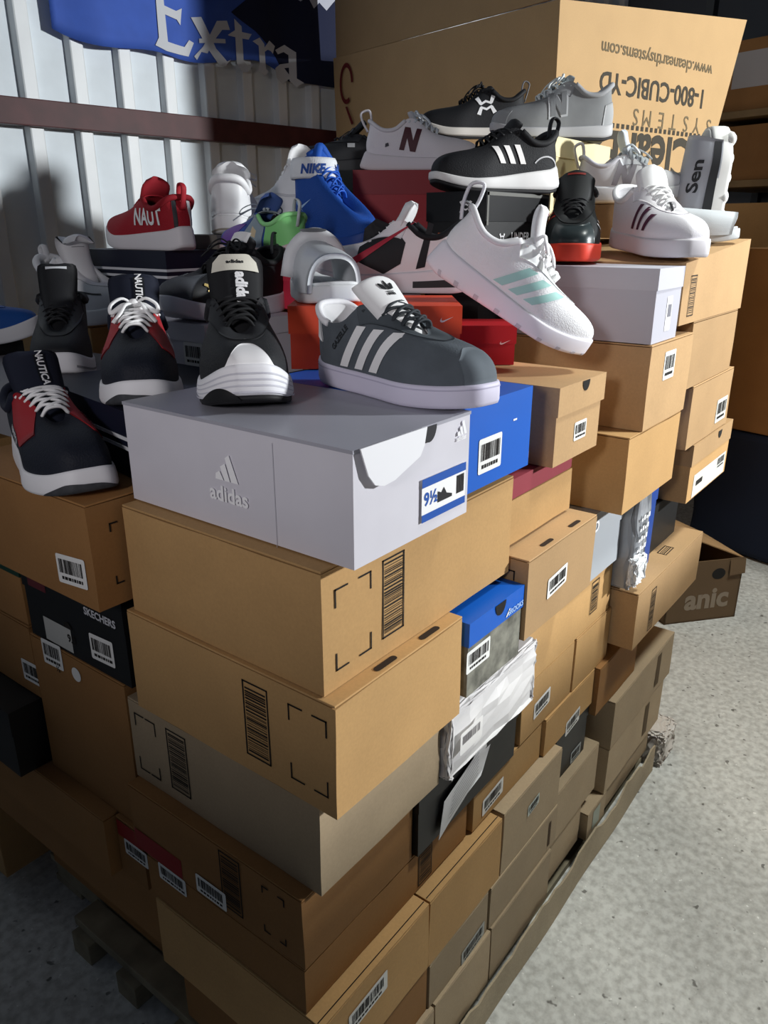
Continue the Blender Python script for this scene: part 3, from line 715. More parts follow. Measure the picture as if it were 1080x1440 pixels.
# ---- front corner stack, top to bottom
def hero():
    B = (0, .215, 0, .365, 1.065, 1.19)
    r = lidded('grey shoe box with white lettering on the front corner of the pile', *B, .004, grey, M('a2a2ac', .4, noise=.03, scale=14), group='shoe boxes on top of the pile', jit=.0005, ov=.0008)  # lid darker than the body: shade on the top put into its colour
    put_decals(r, B, [('poly', 'L', (.200, 1.124), MOUNT, .037, silver, 'logo_mark'), ('text', 'L', (.212, 1.099), 'adidas', .0255, silver, .0006),
                      ('rect', 'L', (.108, 1.12), .0006, .12, M('a9a9b2', .5), 'crease'),
                      ('poly', 'R', (.185, 1.166), MOUNT, .020, silver, 'logo_mark'), ('text', 'R', (.184, 1.160), 'adidas', .008, silver, .0002),
                      ('rect', 'R', (.160, 1.106), .090, .050, white, 'size_label', .0014), ('rect', 'R', (.160, 1.1265), .090, .010, lblue, 'label_band', .0018), ('rect', 'R', (.160, 1.0855), .090, .009, lblue, 'label_band', .0018),
                      ('text', 'R', (.119, 1.100), '9½', .021, lblue, .0006, 'size_print', .0018), ('poly', 'R', (.146, 1.094), [[(0, .1), (0, .55), (.25, .45), (.42, .62), (.62, .34), (1, .22), (1, .1)]], .030, M('16171c', .7), 'shoe_print', .0018)] +
               [('rect', 'R', (.186+.0021*i, 1.108), .0011, .022, INK, 'barcode', .0018) for i in range(8)])
    # thumb notch and the loose white flap folded over the end
    f = face_fn(B, 'R'); decal_mesh('thumb_notch', [arc(.128, 1.189, .014, .018, 180, 360, 12)], f, M('2b2b2f', .8), r, .0012)
    pts = [(.006, 1.191), (.118, 1.191), (.112, 1.172), (.104, 1.162), (.058, 1.1475), (.040, 1.146), (.026, 1.150), (.016, 1.162), (.008, 1.185)]
    V = [f(a, b, .005+.05*(1.191-b)) for a, b in pts]+[f(a, b, .0035+.05*(1.191-b)) for a, b in pts]; n = len(pts)
    pyd('loose_flap', V, [tuple(range(n)), tuple(range(2*n-1, n-1, -1))]+[(i, (i+1) % n, n+(i+1) % n, n+i) for i in range(n)], M('e6e6ea', .5), r, smooth=False)
    v, fc = poly2d([rect(.035, .165, .02, .06)]); 
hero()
carton('kraft carton under the grey shoe box, printed bar block on its end', -.02, .385, .028, .362, .916, 1.063, KR, carton_marks('R', .0, .062, .938, 1.036)+[('stamp', 'R', (.103, .990), .042, .100)])
carton('kraft carton with two hand slots, second below the grey shoe box', -.026, .228, .008, .372, .766, .915, KR, [('stamp', 'L', (.131, .842), .042, .105), ('slot', 'T', (.075, .018), .040, .009), ('slot', 'T', (.165, .018), .04, .009)]+carton_marks('L', .078, .020, .790, .892))
carton('greyish kraft carton, third below the grey shoe box', -.022, .232, .040, .405, .630, .765, KRG, [('stamp', 'L', (.300, .700), .042, .10)]+carton_marks('L', .392, .345, .648, .745))
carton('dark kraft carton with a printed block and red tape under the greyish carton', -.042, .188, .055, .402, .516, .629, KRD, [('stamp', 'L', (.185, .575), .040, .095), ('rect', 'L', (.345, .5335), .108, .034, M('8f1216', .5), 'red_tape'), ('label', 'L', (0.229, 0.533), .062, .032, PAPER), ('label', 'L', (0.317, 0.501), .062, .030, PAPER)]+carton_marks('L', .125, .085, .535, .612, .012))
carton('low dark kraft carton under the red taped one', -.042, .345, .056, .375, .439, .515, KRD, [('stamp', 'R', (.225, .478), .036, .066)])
# ---- upper right of the front corner
lidded('blue shoe box beside the grey shoe box', .224, .405, .018, .345, 1.077, 1.188, .112, shoebl, shoebl, [], [('label', 'R', (0.295, 1.118), .058, .046), ('rect', 'R', (0.358, 1.150), .010, .0025, white, 'small_mark')], group='shoe boxes on top of the pile')
lidded('tan lidded shoe box right of the blue one', .492, .664, .018, .36, 1.048, 1.170, .044, KRL, KRL, [('label', 'R', (0.586, 1.090), .045, .030)], [('thumb', 'R', (0.585, 1.169), .013)], group='shoe boxes on top of the pile', ov=.004)
carton('kraft carton with a dark red lid below the tan box', .389, .625, .045, .38, .942, 1.013, KR, flap=False)
lidded('flat dark red shoe box lid above a kraft carton', .392, .62, .045, .36, 1.0135, 1.046, .03, M('8c3440', .6), M('8c3440', .6))
lidded('flat kraft tray between the dark red lid and the blue shoe box', .24, .47, .05, .34, 1.0635, 1.076, .010, KR, KR)
carton('kraft carton with a shipping label jutting out below the dark red lid', .395, .640, 0, .34, .805, .936, KRL, [('label', 'R', (0.498, 0.867), .068, .034, PAPER, .1), ('slot', 'T', (.475, .012), .038, .008), ('slot', 'T', (.575, .012), .038, .008), ('mark', 'L', (.022, .915), .016, -1, -1), ('mark', 'L', (.022, .835), .016, -1, 1)])
lidded('blue lidded shoe box with camouflage sides under the kraft carton', .240, .393, .004, .34, .784, .899, .036, M('77766c', .7, noise=.5, scale=45), shoebl, [('label', 'R', (0.269, 0.839), .062, .034)], [('thumb', 'R', (.322, .898), .015), ('text', 'R', (.345, .868), 'BROOKS', .0115, M('9fc0e8', .6), .0003), ('poly', 'R', (.338, .868), [[(0, 0), (.3, 0), (1, .8), (.7, .8)]], .013, white, 'logo_mark')])
# crumpled white paper parcel
def parcel():
    B = (.238, .505, .045, .36, .632, .760); r = empty('paper_parcel', (.37, .2, .632)); tag(r, 'crumpled white paper parcel below the blue lidded shoe box', 'parcel')
    bm = bmesh.new(); bbox(bm, -.13, .135, -.172, .13, 0, .118, .008, 2)
    bmesh.ops.subdivide_edges(bm, edges=bm.edges, cuts=5, use_grid_fill=True)
    rnd = random.Random(3)
    for v in bm.verts:
        if v.co.z > .004: v.co += Vector((rnd.uniform(-1, 1), rnd.uniform(-1, 1), rnd.uniform(-1, .4)))*.0042
    bmo('wrapping', bm, M('e4e2e2', .55, spec=.35), r)
    decal_mesh('barcode_label', [rrect(-.085, .060, .062, .038)], lambda a, b, o: (a, -.181-o, b), M('f4f2f0', .5), r, .0)
    P = []; rnd = random.Random(5); x = -.11
    while x < -.062: t = rnd.choice((.0008, .0014, .002)); P.append(rect(x, x+t, .058, .072)); x += t+.0014
    decal_mesh('bars', P, lambda a, b, o: (a, -.1816, b), M('8a8688', .7), r, 0)
parcel()
lidded('black shoe box with a torn paper sheet taped to its end', .190, .487, .045, .36, .520, .630, .03, blackbox, blackbox)
def sheet():
    o = [(.236, .523), (.250, .583), (.330, .612), (.345, .630), (.392, .652-.02), (.398, .60), (.372, .565), (.36, .56), (.30, .540), (.262, .525)]
    V = [(a, .0430-.004*math.sin(a*60), b) for a, b in o]
    r = pyd('paper_sheet', V+[(a, b+.0008, c) for a, b, c in V], [tuple(range(len(V))), tuple(range(2*len(V)-1, len(V)-1, -1))]+[(i, (i+1) % len(V), len(V)+(i+1) % len(V), len(V)+i) for i in range(len(V))], M('dcdcde', .6), None, smooth=False)
    tag(r, 'torn white paper sheet taped on the black shoe box end', 'paper')
    P = []
    for k in range(7): P.append([(.262+.002*k, .545+.0065*k), (.345, .5765+.0065*k), (.345, .578+.0065*k), (.262+.002*k, .5465+.0065*k)])
    v, f = poly2d(P); pyd('printed_line', [(p[0], .0384, p[1]) for p in v], f, M('9a9a9e', .7), r, smooth=False)
sheet()
# ---- middle rows of the right side
carton('long kraft carton with a small printed block below the jutting carton', .51, .885, .05, .34, .642, .757, KR, [('stamp', 'R', (.80, .705), .036, .070)])
carton('kraft carton with a label right of the white paper parcel', .512, .722, .05, .34, .522, .641, KR, [('label', 'R', (0.592, 0.569), .064, .034, PAPER, .1)])
carton('plain kraft carton between the labelled carton and the jutting right carton', .727, .900, .048, .34, .522, .641, KR)
carton('kraft carton with a label below the black shoe box', .360, .605, .052, .34, .439, .5195, KR, [('label', 'R', (.425, .470), .07, .034, PAPER, .1)])
carton('kraft carton with a label above the flat black box', .611, .838, .046, .34, .438, .521, KR, [('label', 'R', (0.740, 0.447), .065, .034, PAPER, .1)])
lidded('flat black shoe box with a pale label low on the right side', .680, .838, .050, .34, .317, .437, .03, blackbox, blackbox, [('label', 'R', (0.790, 0.336), .05, .03, M('9fa6a8', .6))])
carton('kraft carton right of the flat black box, set back', .842, 1.070, .036, .34, .406, .521, KRD)
carton('long kraft carton jutting out on the far right side of the pile', .905, 1.348, -.004, .33, .551, .682, KRL, [('stamp', 'R', (1.005, 0.609), .030, .10), ('stamp', 'T', (1.17, .03), .055, .022)])
carton('kraft carton upper of the two flush ones at the lower far right', .917, 1.320, .020, .34, .281, .404, KRG, [('rect', 'R', (1.21, .345), .03, .09, M('57452c', .8), 'printed_block')])
carton('kraft carton lower of the two flush ones at the lower far right', .917, 1.285, .022, .34, .155, .280, KRG, [('rect', 'R', (1.17, .22), .03, .09, M('57452c', .8), 'printed_block')])
carton('kraft carton at the bottom far right of the pile', .945, 1.24, .03, .34, .0795, .154, KRG)
# ---- lower rows of the right side
for i, (a, b, y, z0, z1, lab, dec, y1, km) in enumerate((
    (-.044, .198, .028, .307, .437, 'kraft carton with a shipping label nearest the camera at the bottom', [('label', 'R', (0.050, 0.388), .085, .036, PAPER, .05)], .365, KR),
    (.203, .425, .030, .301, .434, 'plain kraft carton right of the nearest bottom one', [], .34, KR),
    (.431, .663, .030, .301, .437, 'kraft carton with a small pale label, third from the nearest bottom one', [('label', 'R', (0.547, 0.379), .045, .024, M('c5cdc6', .6), .1)], .34, KRG),
    (.668, .882, .034, .191, .316, 'kraft carton under the flat black box', [], .34, KRG),
    (.396, .663, .028, .206, .300, 'kraft carton with a dark crease below the small pale label', [('rect', 'R', (.63, .25), .01, .06, M('46331f', .9), 'crease')], .34, KRG),
    (-.035, .202, .032, .206, .3065, 'plain kraft carton under the nearest labelled one', [], .33, KRD),
    (.207, .390, .030, .206, .300, 'kraft carton with a grey label in the second lowest row', [('label', 'R', (0.342, 0.222), .075, .032, M('a9aba6', .6), .1)], .34, KRG),
    (.834, .940, .0235, .0795, .152, 'kraft carton with a greenish label at the bottom right', [('rect', 'R', (.885, .115), .04, .05, M('9fa79b', .7), 'faded_label')], .33, KRG),
    (-.03, .214, .024, .0795, .205, 'bottom row kraft carton nearest the camera', [], .30, KRG),
    (.218, .396, .024, .0795, .205, 'bottom row kraft carton second from the near end', [], .30, KRG),
    (.400, .640, .024, .0795, .205, 'bottom row kraft carton third from the near end', [], .30, KRG),
    (.645, .828, .04, .0795, .190, 'bottom row kraft carton with a dark gap beside it', [], .30, KRG))):
    carton(lab, a, b, y, y1, z0, z1, km, dec+([('rect', 'T', ((a+b)/2, y+.009), b-a-.004, .0016, M('2a1c10', .9), 'seam')] if i < 2 else []))
# ---- grey and plastic wrapped boxes at the middle right
lidded('pale grey shoe box below the tall brown stack', .645, .885, .04, .36, .758, .897, .05, M('a9aeb4', .5), M('a9aeb4', .5), [], [('text', 'R', (.735, .862), 'D', .03, white, .001)])
lidded('blue shoe box wrapped in clear plastic on the right side', .975, 1.075, .035, .36, .684, .895, .06, M('1d418c', .5), M('1d418c', .5), [('text', 'R', (.985, .80), 'wild', .03, white, .0004), ('label', 'R', (1.005, .715), .05, .045)])
def plastic():
    r = empty('plastic_bag', (.93, .02, .69)); tag(r, 'crumpled silver plastic bag with pale print stuffed between boxes', 'bag')
    bm = bmesh.new(); bbox(bm, -.040, .040, -.004, .20, 0, .205, .01, 2); bmesh.ops.subdivide_edges(bm, edges=bm.edges, cuts=4, use_grid_fill=True); rnd = random.Random(11)
    for v in bm.verts:
        if v.co.z > .004: v.co += Vector((rnd.uniform(-.6, .6), rnd.uniform(-1, 1), rnd.uniform(-1, .3)))*.005
    bmo('wrapping', bm, M('9a9da2', .25, spec=.6), r)
    P = []
    for i in range(5):
        for j in range(4): P.append(rect(-.03+.013*j+.002*i, -.022+.013*j+.002*i, .06+.022*i, .066+.022*i+.004*(j % 2)))
    decal_mesh('print', P, lambda a, b, o: (a, -.0105, b), white, r, 0)
    bm = bmesh.new(); bbox(bm, -.055, .0, -.022, -.006, .02, .075, .006, 2); bmesh.ops.subdivide_edges(bm, edges=bm.edges, cuts=3, use_grid_fill=True)
    for v in bm.verts: v.co += Vector((rnd.uniform(-1, 1), rnd.uniform(-1, 1), rnd.uniform(-1, 1)))*.004
    bmo('torn_end', bm, M('e2e4e6', .4), r)
plastic()
lidded('black shoe box low behind the jutting right carton', 1.08, 1.30, .05, .36, .684, .803, .04, blackbox, blackbox)
# ---- stacks at the right
lidded('pale silver shoe box with a white logo carrying the red soled shoe', .810, .945, 0, .27, 1.198, 1.324, .036, M('b9b9c4', .5), M('c2c2cc', .5), [('poly', 'L', (.198, 1.240), MOUNT, .034, white, 'logo_mark'), ('text', 'L', (.203, 1.222), 'adidas', .020, white, .0004), ('rect', 'R', (.886, 1.245), .028, .060, white, 'size_label'), ('rect', 'R', (.888, 1.25), .018, .022, M('777780', .6), 'label_print', .001)], group='shoe boxes on top of the pile')
carton('kraft carton with a label under the pale silver shoe box', .810, 1.045, -.002, .34, 1.044, 1.1965, KRL, [('label', 'R', (0.915, 1.151), .060, .052, PAPER, .0)])
carton('brown carton under the labelled one, over the pale grey shoe box', .757, 1.036, .0, .34, .899, 1.043, KR)
carton('kraft carton with a printed block at the top right of the pile', .948, 1.388, 0, .34, 1.217, 1.328, KRL, [('stamp', 'R', (1.006, 1.268), .036, .075)], flap=False, rise=.038)
carton('plain kraft carton second from the top at the right end', 1.05, 1.378, .002, .34, 1.081, 1.2155, KRL)
carton('kraft carton with a label third from the top at the right end', 1.105, 1.418, 0, .34, .943, 1.0795, KRL, [('label', 'R', (1.353, 0.989), .085, .055, M('cfcfc9', .6))])
lidded('kraft shoe box with a tucked flap lid at the right end of the pile', 1.165, 1.482, -.002, .34, .8045, .941, .05, KR, KRL, [('rect', 'R', (1.335, .835), .26, .055, M('d6d3c8', .6), 'printed_label'), ('label', 'R', (1.425, .846), .07, .034, M('c9c9c4', .6)), ('rect', 'R', (1.25, .838), .05, .012, INK, 'label_print', .001)], [('thumb', 'R', (1.37, .935), .015)])
lidded('blue shoe box peeking between the right hand stacks', 1.05, 1.098, .03, .30, .944, 1.078, .04, shoebl, shoebl, [('rect', 'R', (1.07, .985), .03, .05, white, 'size_label')])
# ---- left side of the pile
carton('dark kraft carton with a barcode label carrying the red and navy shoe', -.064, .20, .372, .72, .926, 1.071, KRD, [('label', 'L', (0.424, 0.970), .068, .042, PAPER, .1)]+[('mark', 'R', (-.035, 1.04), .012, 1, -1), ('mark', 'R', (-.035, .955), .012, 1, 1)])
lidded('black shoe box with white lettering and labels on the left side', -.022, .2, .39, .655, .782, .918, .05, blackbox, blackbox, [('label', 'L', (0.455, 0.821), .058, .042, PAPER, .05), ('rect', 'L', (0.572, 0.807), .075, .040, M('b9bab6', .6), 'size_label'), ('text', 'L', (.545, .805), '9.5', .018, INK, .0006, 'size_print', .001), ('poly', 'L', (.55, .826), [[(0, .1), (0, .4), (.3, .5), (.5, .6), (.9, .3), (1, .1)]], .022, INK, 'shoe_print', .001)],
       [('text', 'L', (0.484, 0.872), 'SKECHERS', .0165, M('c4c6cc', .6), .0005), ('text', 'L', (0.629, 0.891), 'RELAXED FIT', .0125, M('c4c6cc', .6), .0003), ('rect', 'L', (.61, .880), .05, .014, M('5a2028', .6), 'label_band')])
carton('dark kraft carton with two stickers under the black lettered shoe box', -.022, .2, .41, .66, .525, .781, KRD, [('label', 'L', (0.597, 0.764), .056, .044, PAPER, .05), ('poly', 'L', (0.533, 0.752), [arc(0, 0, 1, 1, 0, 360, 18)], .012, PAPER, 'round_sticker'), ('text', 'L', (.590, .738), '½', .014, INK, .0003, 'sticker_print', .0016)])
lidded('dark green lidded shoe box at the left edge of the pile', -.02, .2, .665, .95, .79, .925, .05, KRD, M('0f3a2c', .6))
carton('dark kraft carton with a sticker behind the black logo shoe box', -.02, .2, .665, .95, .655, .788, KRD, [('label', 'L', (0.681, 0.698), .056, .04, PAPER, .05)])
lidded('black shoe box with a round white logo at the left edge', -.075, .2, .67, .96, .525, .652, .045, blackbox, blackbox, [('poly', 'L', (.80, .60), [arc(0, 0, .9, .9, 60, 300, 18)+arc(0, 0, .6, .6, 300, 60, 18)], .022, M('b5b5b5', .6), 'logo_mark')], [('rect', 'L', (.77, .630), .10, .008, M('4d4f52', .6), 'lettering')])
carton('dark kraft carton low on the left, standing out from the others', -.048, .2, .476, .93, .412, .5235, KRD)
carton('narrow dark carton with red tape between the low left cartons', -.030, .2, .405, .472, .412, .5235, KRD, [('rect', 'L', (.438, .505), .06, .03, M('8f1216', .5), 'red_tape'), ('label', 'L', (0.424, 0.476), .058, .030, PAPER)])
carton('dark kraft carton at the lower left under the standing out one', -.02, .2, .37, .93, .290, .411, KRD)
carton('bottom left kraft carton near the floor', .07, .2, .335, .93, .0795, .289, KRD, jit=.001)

# ---- pallet under the pile
def pallet():
    r = empty('pallet', (.6, .5, 0)); tag(r, 'weathered wooden pallet under the whole pile of boxes', 'pallet')
    pm = M('8f866f', .8, noise=.3, scale=16)
    for i in range(7): boxo('deck_board', -.525+.195*i, -.39+.195*i, -.455, .46, .062, .079, pm, r, .002)
    for x in (-.52, -.03, .62): boxo('stringer', x, x+.045, -.45, .45, .018, .0615, pm, r, .002)
    for y in (-.45, -.05, .36): boxo('bottom_board', -.52, .70, y, y+.10, 0, .0175, pm, r, .002)
    # the outer plank and block that stick out at the near left
    boxo('edge_plank', -.585, -.530, -.16, .27, .052, .0735, pm, r, .003)
    for y in (-.12, .05, .2): boxo('block', -.60, -.556, y, y+.06, 0, .0515, pm, r, .002)
pallet()
# torn cardboard sheet under the boxes along the right bottom edge
def torn_sheet():
    rnd = random.Random(9); n = 44; V = []
    for i in range(n):
        x = -.05+1.32*i/(n-1); h = .082+.006*math.sin(i*.9)+.006*rnd.uniform(-1, 1)+(.012 if i % 9 < 4 else 0)
        V += [(x, .016+.0015*math.sin(i*.5), .002), (x, .0165-.0012*math.sin(i*.4), h)]
    F = [(2*i, 2*i+2, 2*i+3, 2*i+1) for i in range(n-1)]
    o = pyd('torn_cardboard_sheet', V, F, kraft_mat('kraft_worn', hexc('a89a82'), .2), None, smooth=False); tag(o, 'torn pale cardboard sheet along the bottom right edge of the pile', 'cardboard')
    md = o.modifiers.new('thickness', 'SOLIDIFY'); md.thickness = .004; md.offset = 1
    bm = bmesh.new(); bbox(bm, 0, .11, -.02, .05, 0, .10, .02, 3); bmesh.ops.subdivide_edges(bm, edges=bm.edges, cuts=3, use_grid_fill=True)
    for v in bm.verts: v.co += Vector((rnd.uniform(-1, 1), rnd.uniform(-1, 1), rnd.uniform(0, 1) if v.co.z > .01 else 0))*.007
    o = bmo('plastic_bag', bm, M('d3cdc6', .4), None); o.location = (1.29, .02, .0); tag(o, 'crumpled whitish plastic bag at the bottom right corner', 'bag')
torn_sheet()
# ---- cartons buried inside the pile, out of sight
for (a, b, c, d, z0, z1) in ((.21, .62, .41, 1.2, .08, 1.062), (.63, 1.02, .41, 1.2, .08, 1.185), (1.03, 1.60, .41, 1.2, .08, 1.343), (-.02, .2, .965, 1.2, .0795, 1.02)):
    n = 4; h = (z1-z0)/n
    for i in range(n):
        o = boxo('carton', a, b, c, d, 0, h-.001, KR, None, .003); o.location = (0, 0, z0+h*i); tag(o, 'large plain kraft carton buried in the middle of the pile', 'box', 'cartons buried inside the pile')

# ---- boxes that carry the shoes
def rot_box(label, cx, cy, rz, sx, sy, z0, z1, lh, mb, ml, decs=(), liddecs=(), **kw):
    return lidded(label, cx-sx/2, cx+sx/2, cy-sy/2, cy+sy/2, z0, z1, lh, mb, ml, decs, liddecs, rz=rz, group='shoe boxes on top of the pile', **kw)
def striped(label, cx, cy, rz, sx, sy, z0, z1):
    r = rot_box(label, cx, cy, rz, sx, sy, z0, z1, .05, navy, navy)
    for k in (0, 1):
        z = z1-z0-.040-.013*k
        bm = bmesh.new(); t = .0008
        bbox(bm, -sx/2-t, sx/2+t, -sy/2-t, sy/2+t, z, z+.005); bmo('white_stripe', bm, M('d9dbe0', .5), r)
    return r
striped('navy shoe box with two white stripes under the navy shoe beside the grey box', .183, .545, -10, .25, .33, 1.0725, 1.165)
carton('grey box at the left edge under the black high shoe', .05, .36, .74, 1.1, 1.0725, 1.149, M('8d8d92', .6), [], flap=False, name='shoe_box')
lidded('flat black shoe box under the blue shoe at the left edge', .02, .28, 1.108, 1.32, 1.0215, 1.172, .03, blackbox, blackbox, group='shoe boxes on top of the pile')
carton('kraft carton under the grey box that carries the black and gold shoe', .32, .60, .59, .755, 1.063, 1.129, KR)
lidded('grey shoe box carrying the black and gold shoe', .315, .553, .58, .755, 1.130, 1.236, .03, grey, grey, [('label', 'L', (.615, 1.185), .05, .04)], group='shoe boxes on top of the pile')
orange = M('e2431b', .5, noise=.03, scale=12); redm = M('b3121e', .5)
rot_box('orange shoe box with a small white tick logo behind the grey suede shoe', .443, .318, -52.6, .255, .19, 1.1895, 1.2815, .040, orange, M('e8491d', .5), [], [('poly', 'R', (.443+.095, 1.258), SWOOSH, .020, M('f2d8cc', .5), 'logo_mark')])
rot_box('small bright red shoe box with a tick logo behind the leaning white shoe', .638, .235, -52.6, .10, .10, 1.171, 1.236, .030, redm, redm, [], [('poly', 'R', (.638+.022, 1.205), SWOOSH, .018, M('e8c8c8', .5), 'logo_mark')])
lidded('pinkish red shoe box under the green heeled shoe', .56, .70, .60, .84, 1.241, 1.323, .03, M('c8324a', .5), M('d03c52', .5), group='shoe boxes on top of the pile')
carton('kraft carton under the pinkish red shoe box', .63, .705, .57, .90, 1.186, 1.24, KR)
lidded('dark purple shoe box under the blue boot', .712, .95, .61, .90, 1.186, 1.339, .05, M('3a0f3c', .5), M('45113f', .5), group='shoe boxes on top of the pile')
lidded('black shoe box with white lettering carrying the black striped shoe', .72, .962, .287, .415, 1.321, 1.449, .05, blackbox, M('1a1b1d', .35), [('text', 'R', (0.817, 1.365), 'UNDER', .0215, M('d8d8da', .5), .0005), ('poly', 'R', (0.774, 1.362), UA, .017, M('d8d8da', .5), 'logo_mark'), ('poly', 'L', (.395, 1.352), [[(0, 0), (.9, -.1), (1, .7), (.2, .8)]], .035, M('a8502e', .5), 'orange_patch')], [('poly', 'L', (.340, 1.412), UA, .022, M('d8d8da', .5), 'logo_mark'), ('rect', 'R', (.84, 1.445), .236, .006, M('6a6a66', .4), 'worn_edge'), ('rect', 'R', (.725, 1.42), .006, .055, M('6a6a66', .4), 'worn_edge')], group='shoe boxes on top of the pile')
lidded('plain black shoe box under the lettered black one', .715, .955, .292, .415, 1.186, 1.320, .05, blackbox, blackbox, group='shoe boxes on top of the pile')
rot_box('red shoe box with a darker lid carrying the white N shoe', 1.165, .78, -52.6, .27, .10, 1.345, 1.521, .055, M('a01422', .5), M('8c1420', .5))
lidded('pale cream shoe box carrying the grey N shoe', 1.15, 1.46, .375, .56, 1.345, 1.575, .04, M('e6d9ac', .6), M('e6d9ac', .6), group='shoe boxes on top of the pile')
rot_box('kraft shoe box carrying the black shoe at the very top', 1.425, .755, -52.6, .31, .15, 1.345, 1.605, .05, KRL, KRL)
carton('small kraft box under the white and grey N shoe', 1.20, 1.36, .215, .34, 1.3665, 1.44, KRL)
striped('navy shoe box with two white stripes under the red shoe', .585, 1.02, 0, .225, .30, 1.188, 1.345)
carton('plain kraft carton under the striped navy box', .48, .62, .88, 1.17, 1.063, 1.187, KR)
lidded('flat grey shoe box under the white shoe seen from its heel', .60, .86, .86, 1.10, 1.346, 1.374, .02, M('77736c', .6), M('77736c', .6), group='shoe boxes on top of the pile')
carton('plain kraft carton under the flat grey shoe box', .71, .87, .92, 1.10, 1.186, 1.345, KR)
striped('navy shoe box with white stripes under the tall white shoe', 1.015, 1.04, 0, .24, .30, 1.345, 1.395)
carton('plain kraft carton under the navy box of the tall white shoe', .90, 1.02, .92, 1.19, 1.186, 1.344, KR)
lidded('black shoe box at the back under the black shoe', 1.16, 1.42, .93, 1.16, 1.345, 1.53, .05, blackbox, blackbox, group='shoe boxes on top of the pile')
carton('plain kraft carton under the white shoe with the big tongue', .368, .468, 1.0, 1.30, 1.063, 1.200, KR)
rot_box('dark maroon shoe box under the white black and red shoe', .575, .43, -52.6, .17, .15, 1.1865, 1.281, .03, M('40121a', .5), M('40121a', .5))

# ------------------------------------------------------------------ the shoes
WH = M('efeff0', .55); OFFW = M('d8d9dc', .6); BK = M('131418', .7, bump=.2, bscale=800); LACEW = M('f4f4f4', .7)
def at_mid(s, x, y, z, yaw, pitch=0, roll=0):
    """place a shoe by the middle of its sole"""
    m = Euler((R(roll), R(pitch), R(yaw)), 'XYZ').to_matrix() @ Vector((s.L/2, 0, 0))
    return s.place((x-m.x, y-m.y, z-m.z), yaw, pitch, roll)
def at_heel(s, x, y, z, yaw, pitch=0, roll=0): return s.place((x, y, z), yaw, pitch, roll)
def slide(name, label, up, sole, L=.25, W=.10, thick=.034, wave=.0, strap=(.42, .84), h=.052, text=None):
    s = Shoe.__new__(Shoe); s.L, s.W = L, W; s.inset = .93; s.spring = .006; s.wave = wave; s.st = [(0, thick), (.5, thick*.86), (1, thick*.8)]
    s.prof = ([0, .12, .35, .5, .7, .85, 1], [.78, .8, .8, .86, 1.0, .97, .9]); s.heelflare = 0; s.flare = 1.0; s.nt = 44
    s.root = empty(name, (0, 0, 0)); tag(s.root, label, 'slide', 'shoes on the boxes'); s.solemat = M(sole, .55); s.build_sole(None)
    V, F = s.ring_mesh([(.90, lambda u: s.zt(u)-.001, 0), (.90, lambda u: s.zt(u)+.003, 0), (.86, lambda u: s.zt(u)+.004, 0)]); pyd('footbed', V, F, M(sole, .8), s.root)
    V = []; n = 16; k = 21; off = n*k
    for layer in (0, -.007):
        for i in range(n):
            q = i/(n-1); u = strap[0]+(strap[1]-strap[0])*q
            x, yw, _ = s.outline(np.arccos(1-2*u)/np.pi, .99); hh = h*(1-.30*q)+thick*.9
            for j in range(k):
                a = math.pi*j/(k-1); c, sn = math.cos(a), math.sin(a)
                V.append((x-.012*math.sin(a)*(1-2*q), (abs(yw)+layer)*math.copysign(abs(c)**.8, c), thick*.55+(hh-thick*.55+layer)*abs(sn)**.75))
    F = []
    for i in range(n-1):
        for j in range(k-1): F.append((i*k+j, (i+1)*k+j, (i+1)*k+j+1, i*k+j+1)); F.append((off+i*k+j, off+i*k+j+1, off+(i+1)*k+j+1, off+(i+1)*k+j))
    for i in (0, n-1):
        for j in range(k-1): F.append((i*k+j, i*k+j+1, off+i*k+j+1, off+i*k+j))
    o = pyd('strap', V, F, M(up, .6, bump=.2, bscale=700), s.root)
    s.strap_fn = lambda q, a, of: np.array([s.outline(np.arccos(1-2*(strap[0]+(strap[1]-strap[0])*q))/np.pi, .99)[0], (abs(s.outline(np.arccos(1-2*(strap[0]+(strap[1]-strap[0])*q))/np.pi, .99)[1])+of)*math.copysign(abs(math.cos(a))**.8, math.cos(a)), thick*.55+(h*(1-.30*q)+thick*.9-thick*.55+of)*abs(math.sin(a))**.75])
    s.strap = o
    return s
G_ = 'shoes on the boxes'
RUN = [(0, .044), (.3, .036), (.7, .028), (1, .034)]
# grey suede shoe with white stripes
s = Shoe('sneaker', 'grey suede sneaker with three white stripes on the grey shoe box', M('565d64', .85, noise=.12, scale=30, bump=.3, bscale=500), 'd6d2e6', st=[(0, .030), (.5, .028), (1, .027)], spring=.006, group=G_, hscale=1.16, puff=1.15, W=.110, toe=.82, lining='d8d8da')
s.stripes(-1, WH, xs=(.28, .385, .49), zlo=.032, zhi=.084, lean=.115, w=.056, lift=.002); s.stripes(1, WH, xs=(.28, .385, .49), zlo=.032, zhi=.084, lean=.115, w=.056, lift=.002)
s.patch(-.22, .22, .45, 1.0, WH, 'heel_tab'); s.collar(M('e6e6ea', .7), t1=.30)
s.tongue(M('eeeeee', .7), path=((.64, .068), (.54, .092), (.45, .114), (.375, .132), (.345, .140)), w0=.026, w1=.038, th=.011)
s.tongue_decal(TREFOIL, .80, .024, BK, 'logo_mark'); s.tongue_decal([rect(i*.22, i*.22+.15, 0, .22) for i in range(4)], .69, .016, BK, 'small_print')
s.eyestay(M('4b5258', .85, noise=.1, scale=30), v0=.74); s.laces(M('33393e', .8), ts=(.53, .58, .63, .68, .73, .79), lift=.011, r=.0040, bow=False, flat=.42); s.sole_band(0, 2, .78, .84, M('b9b5cc', .6), 'sole_groove', .0006, 90)
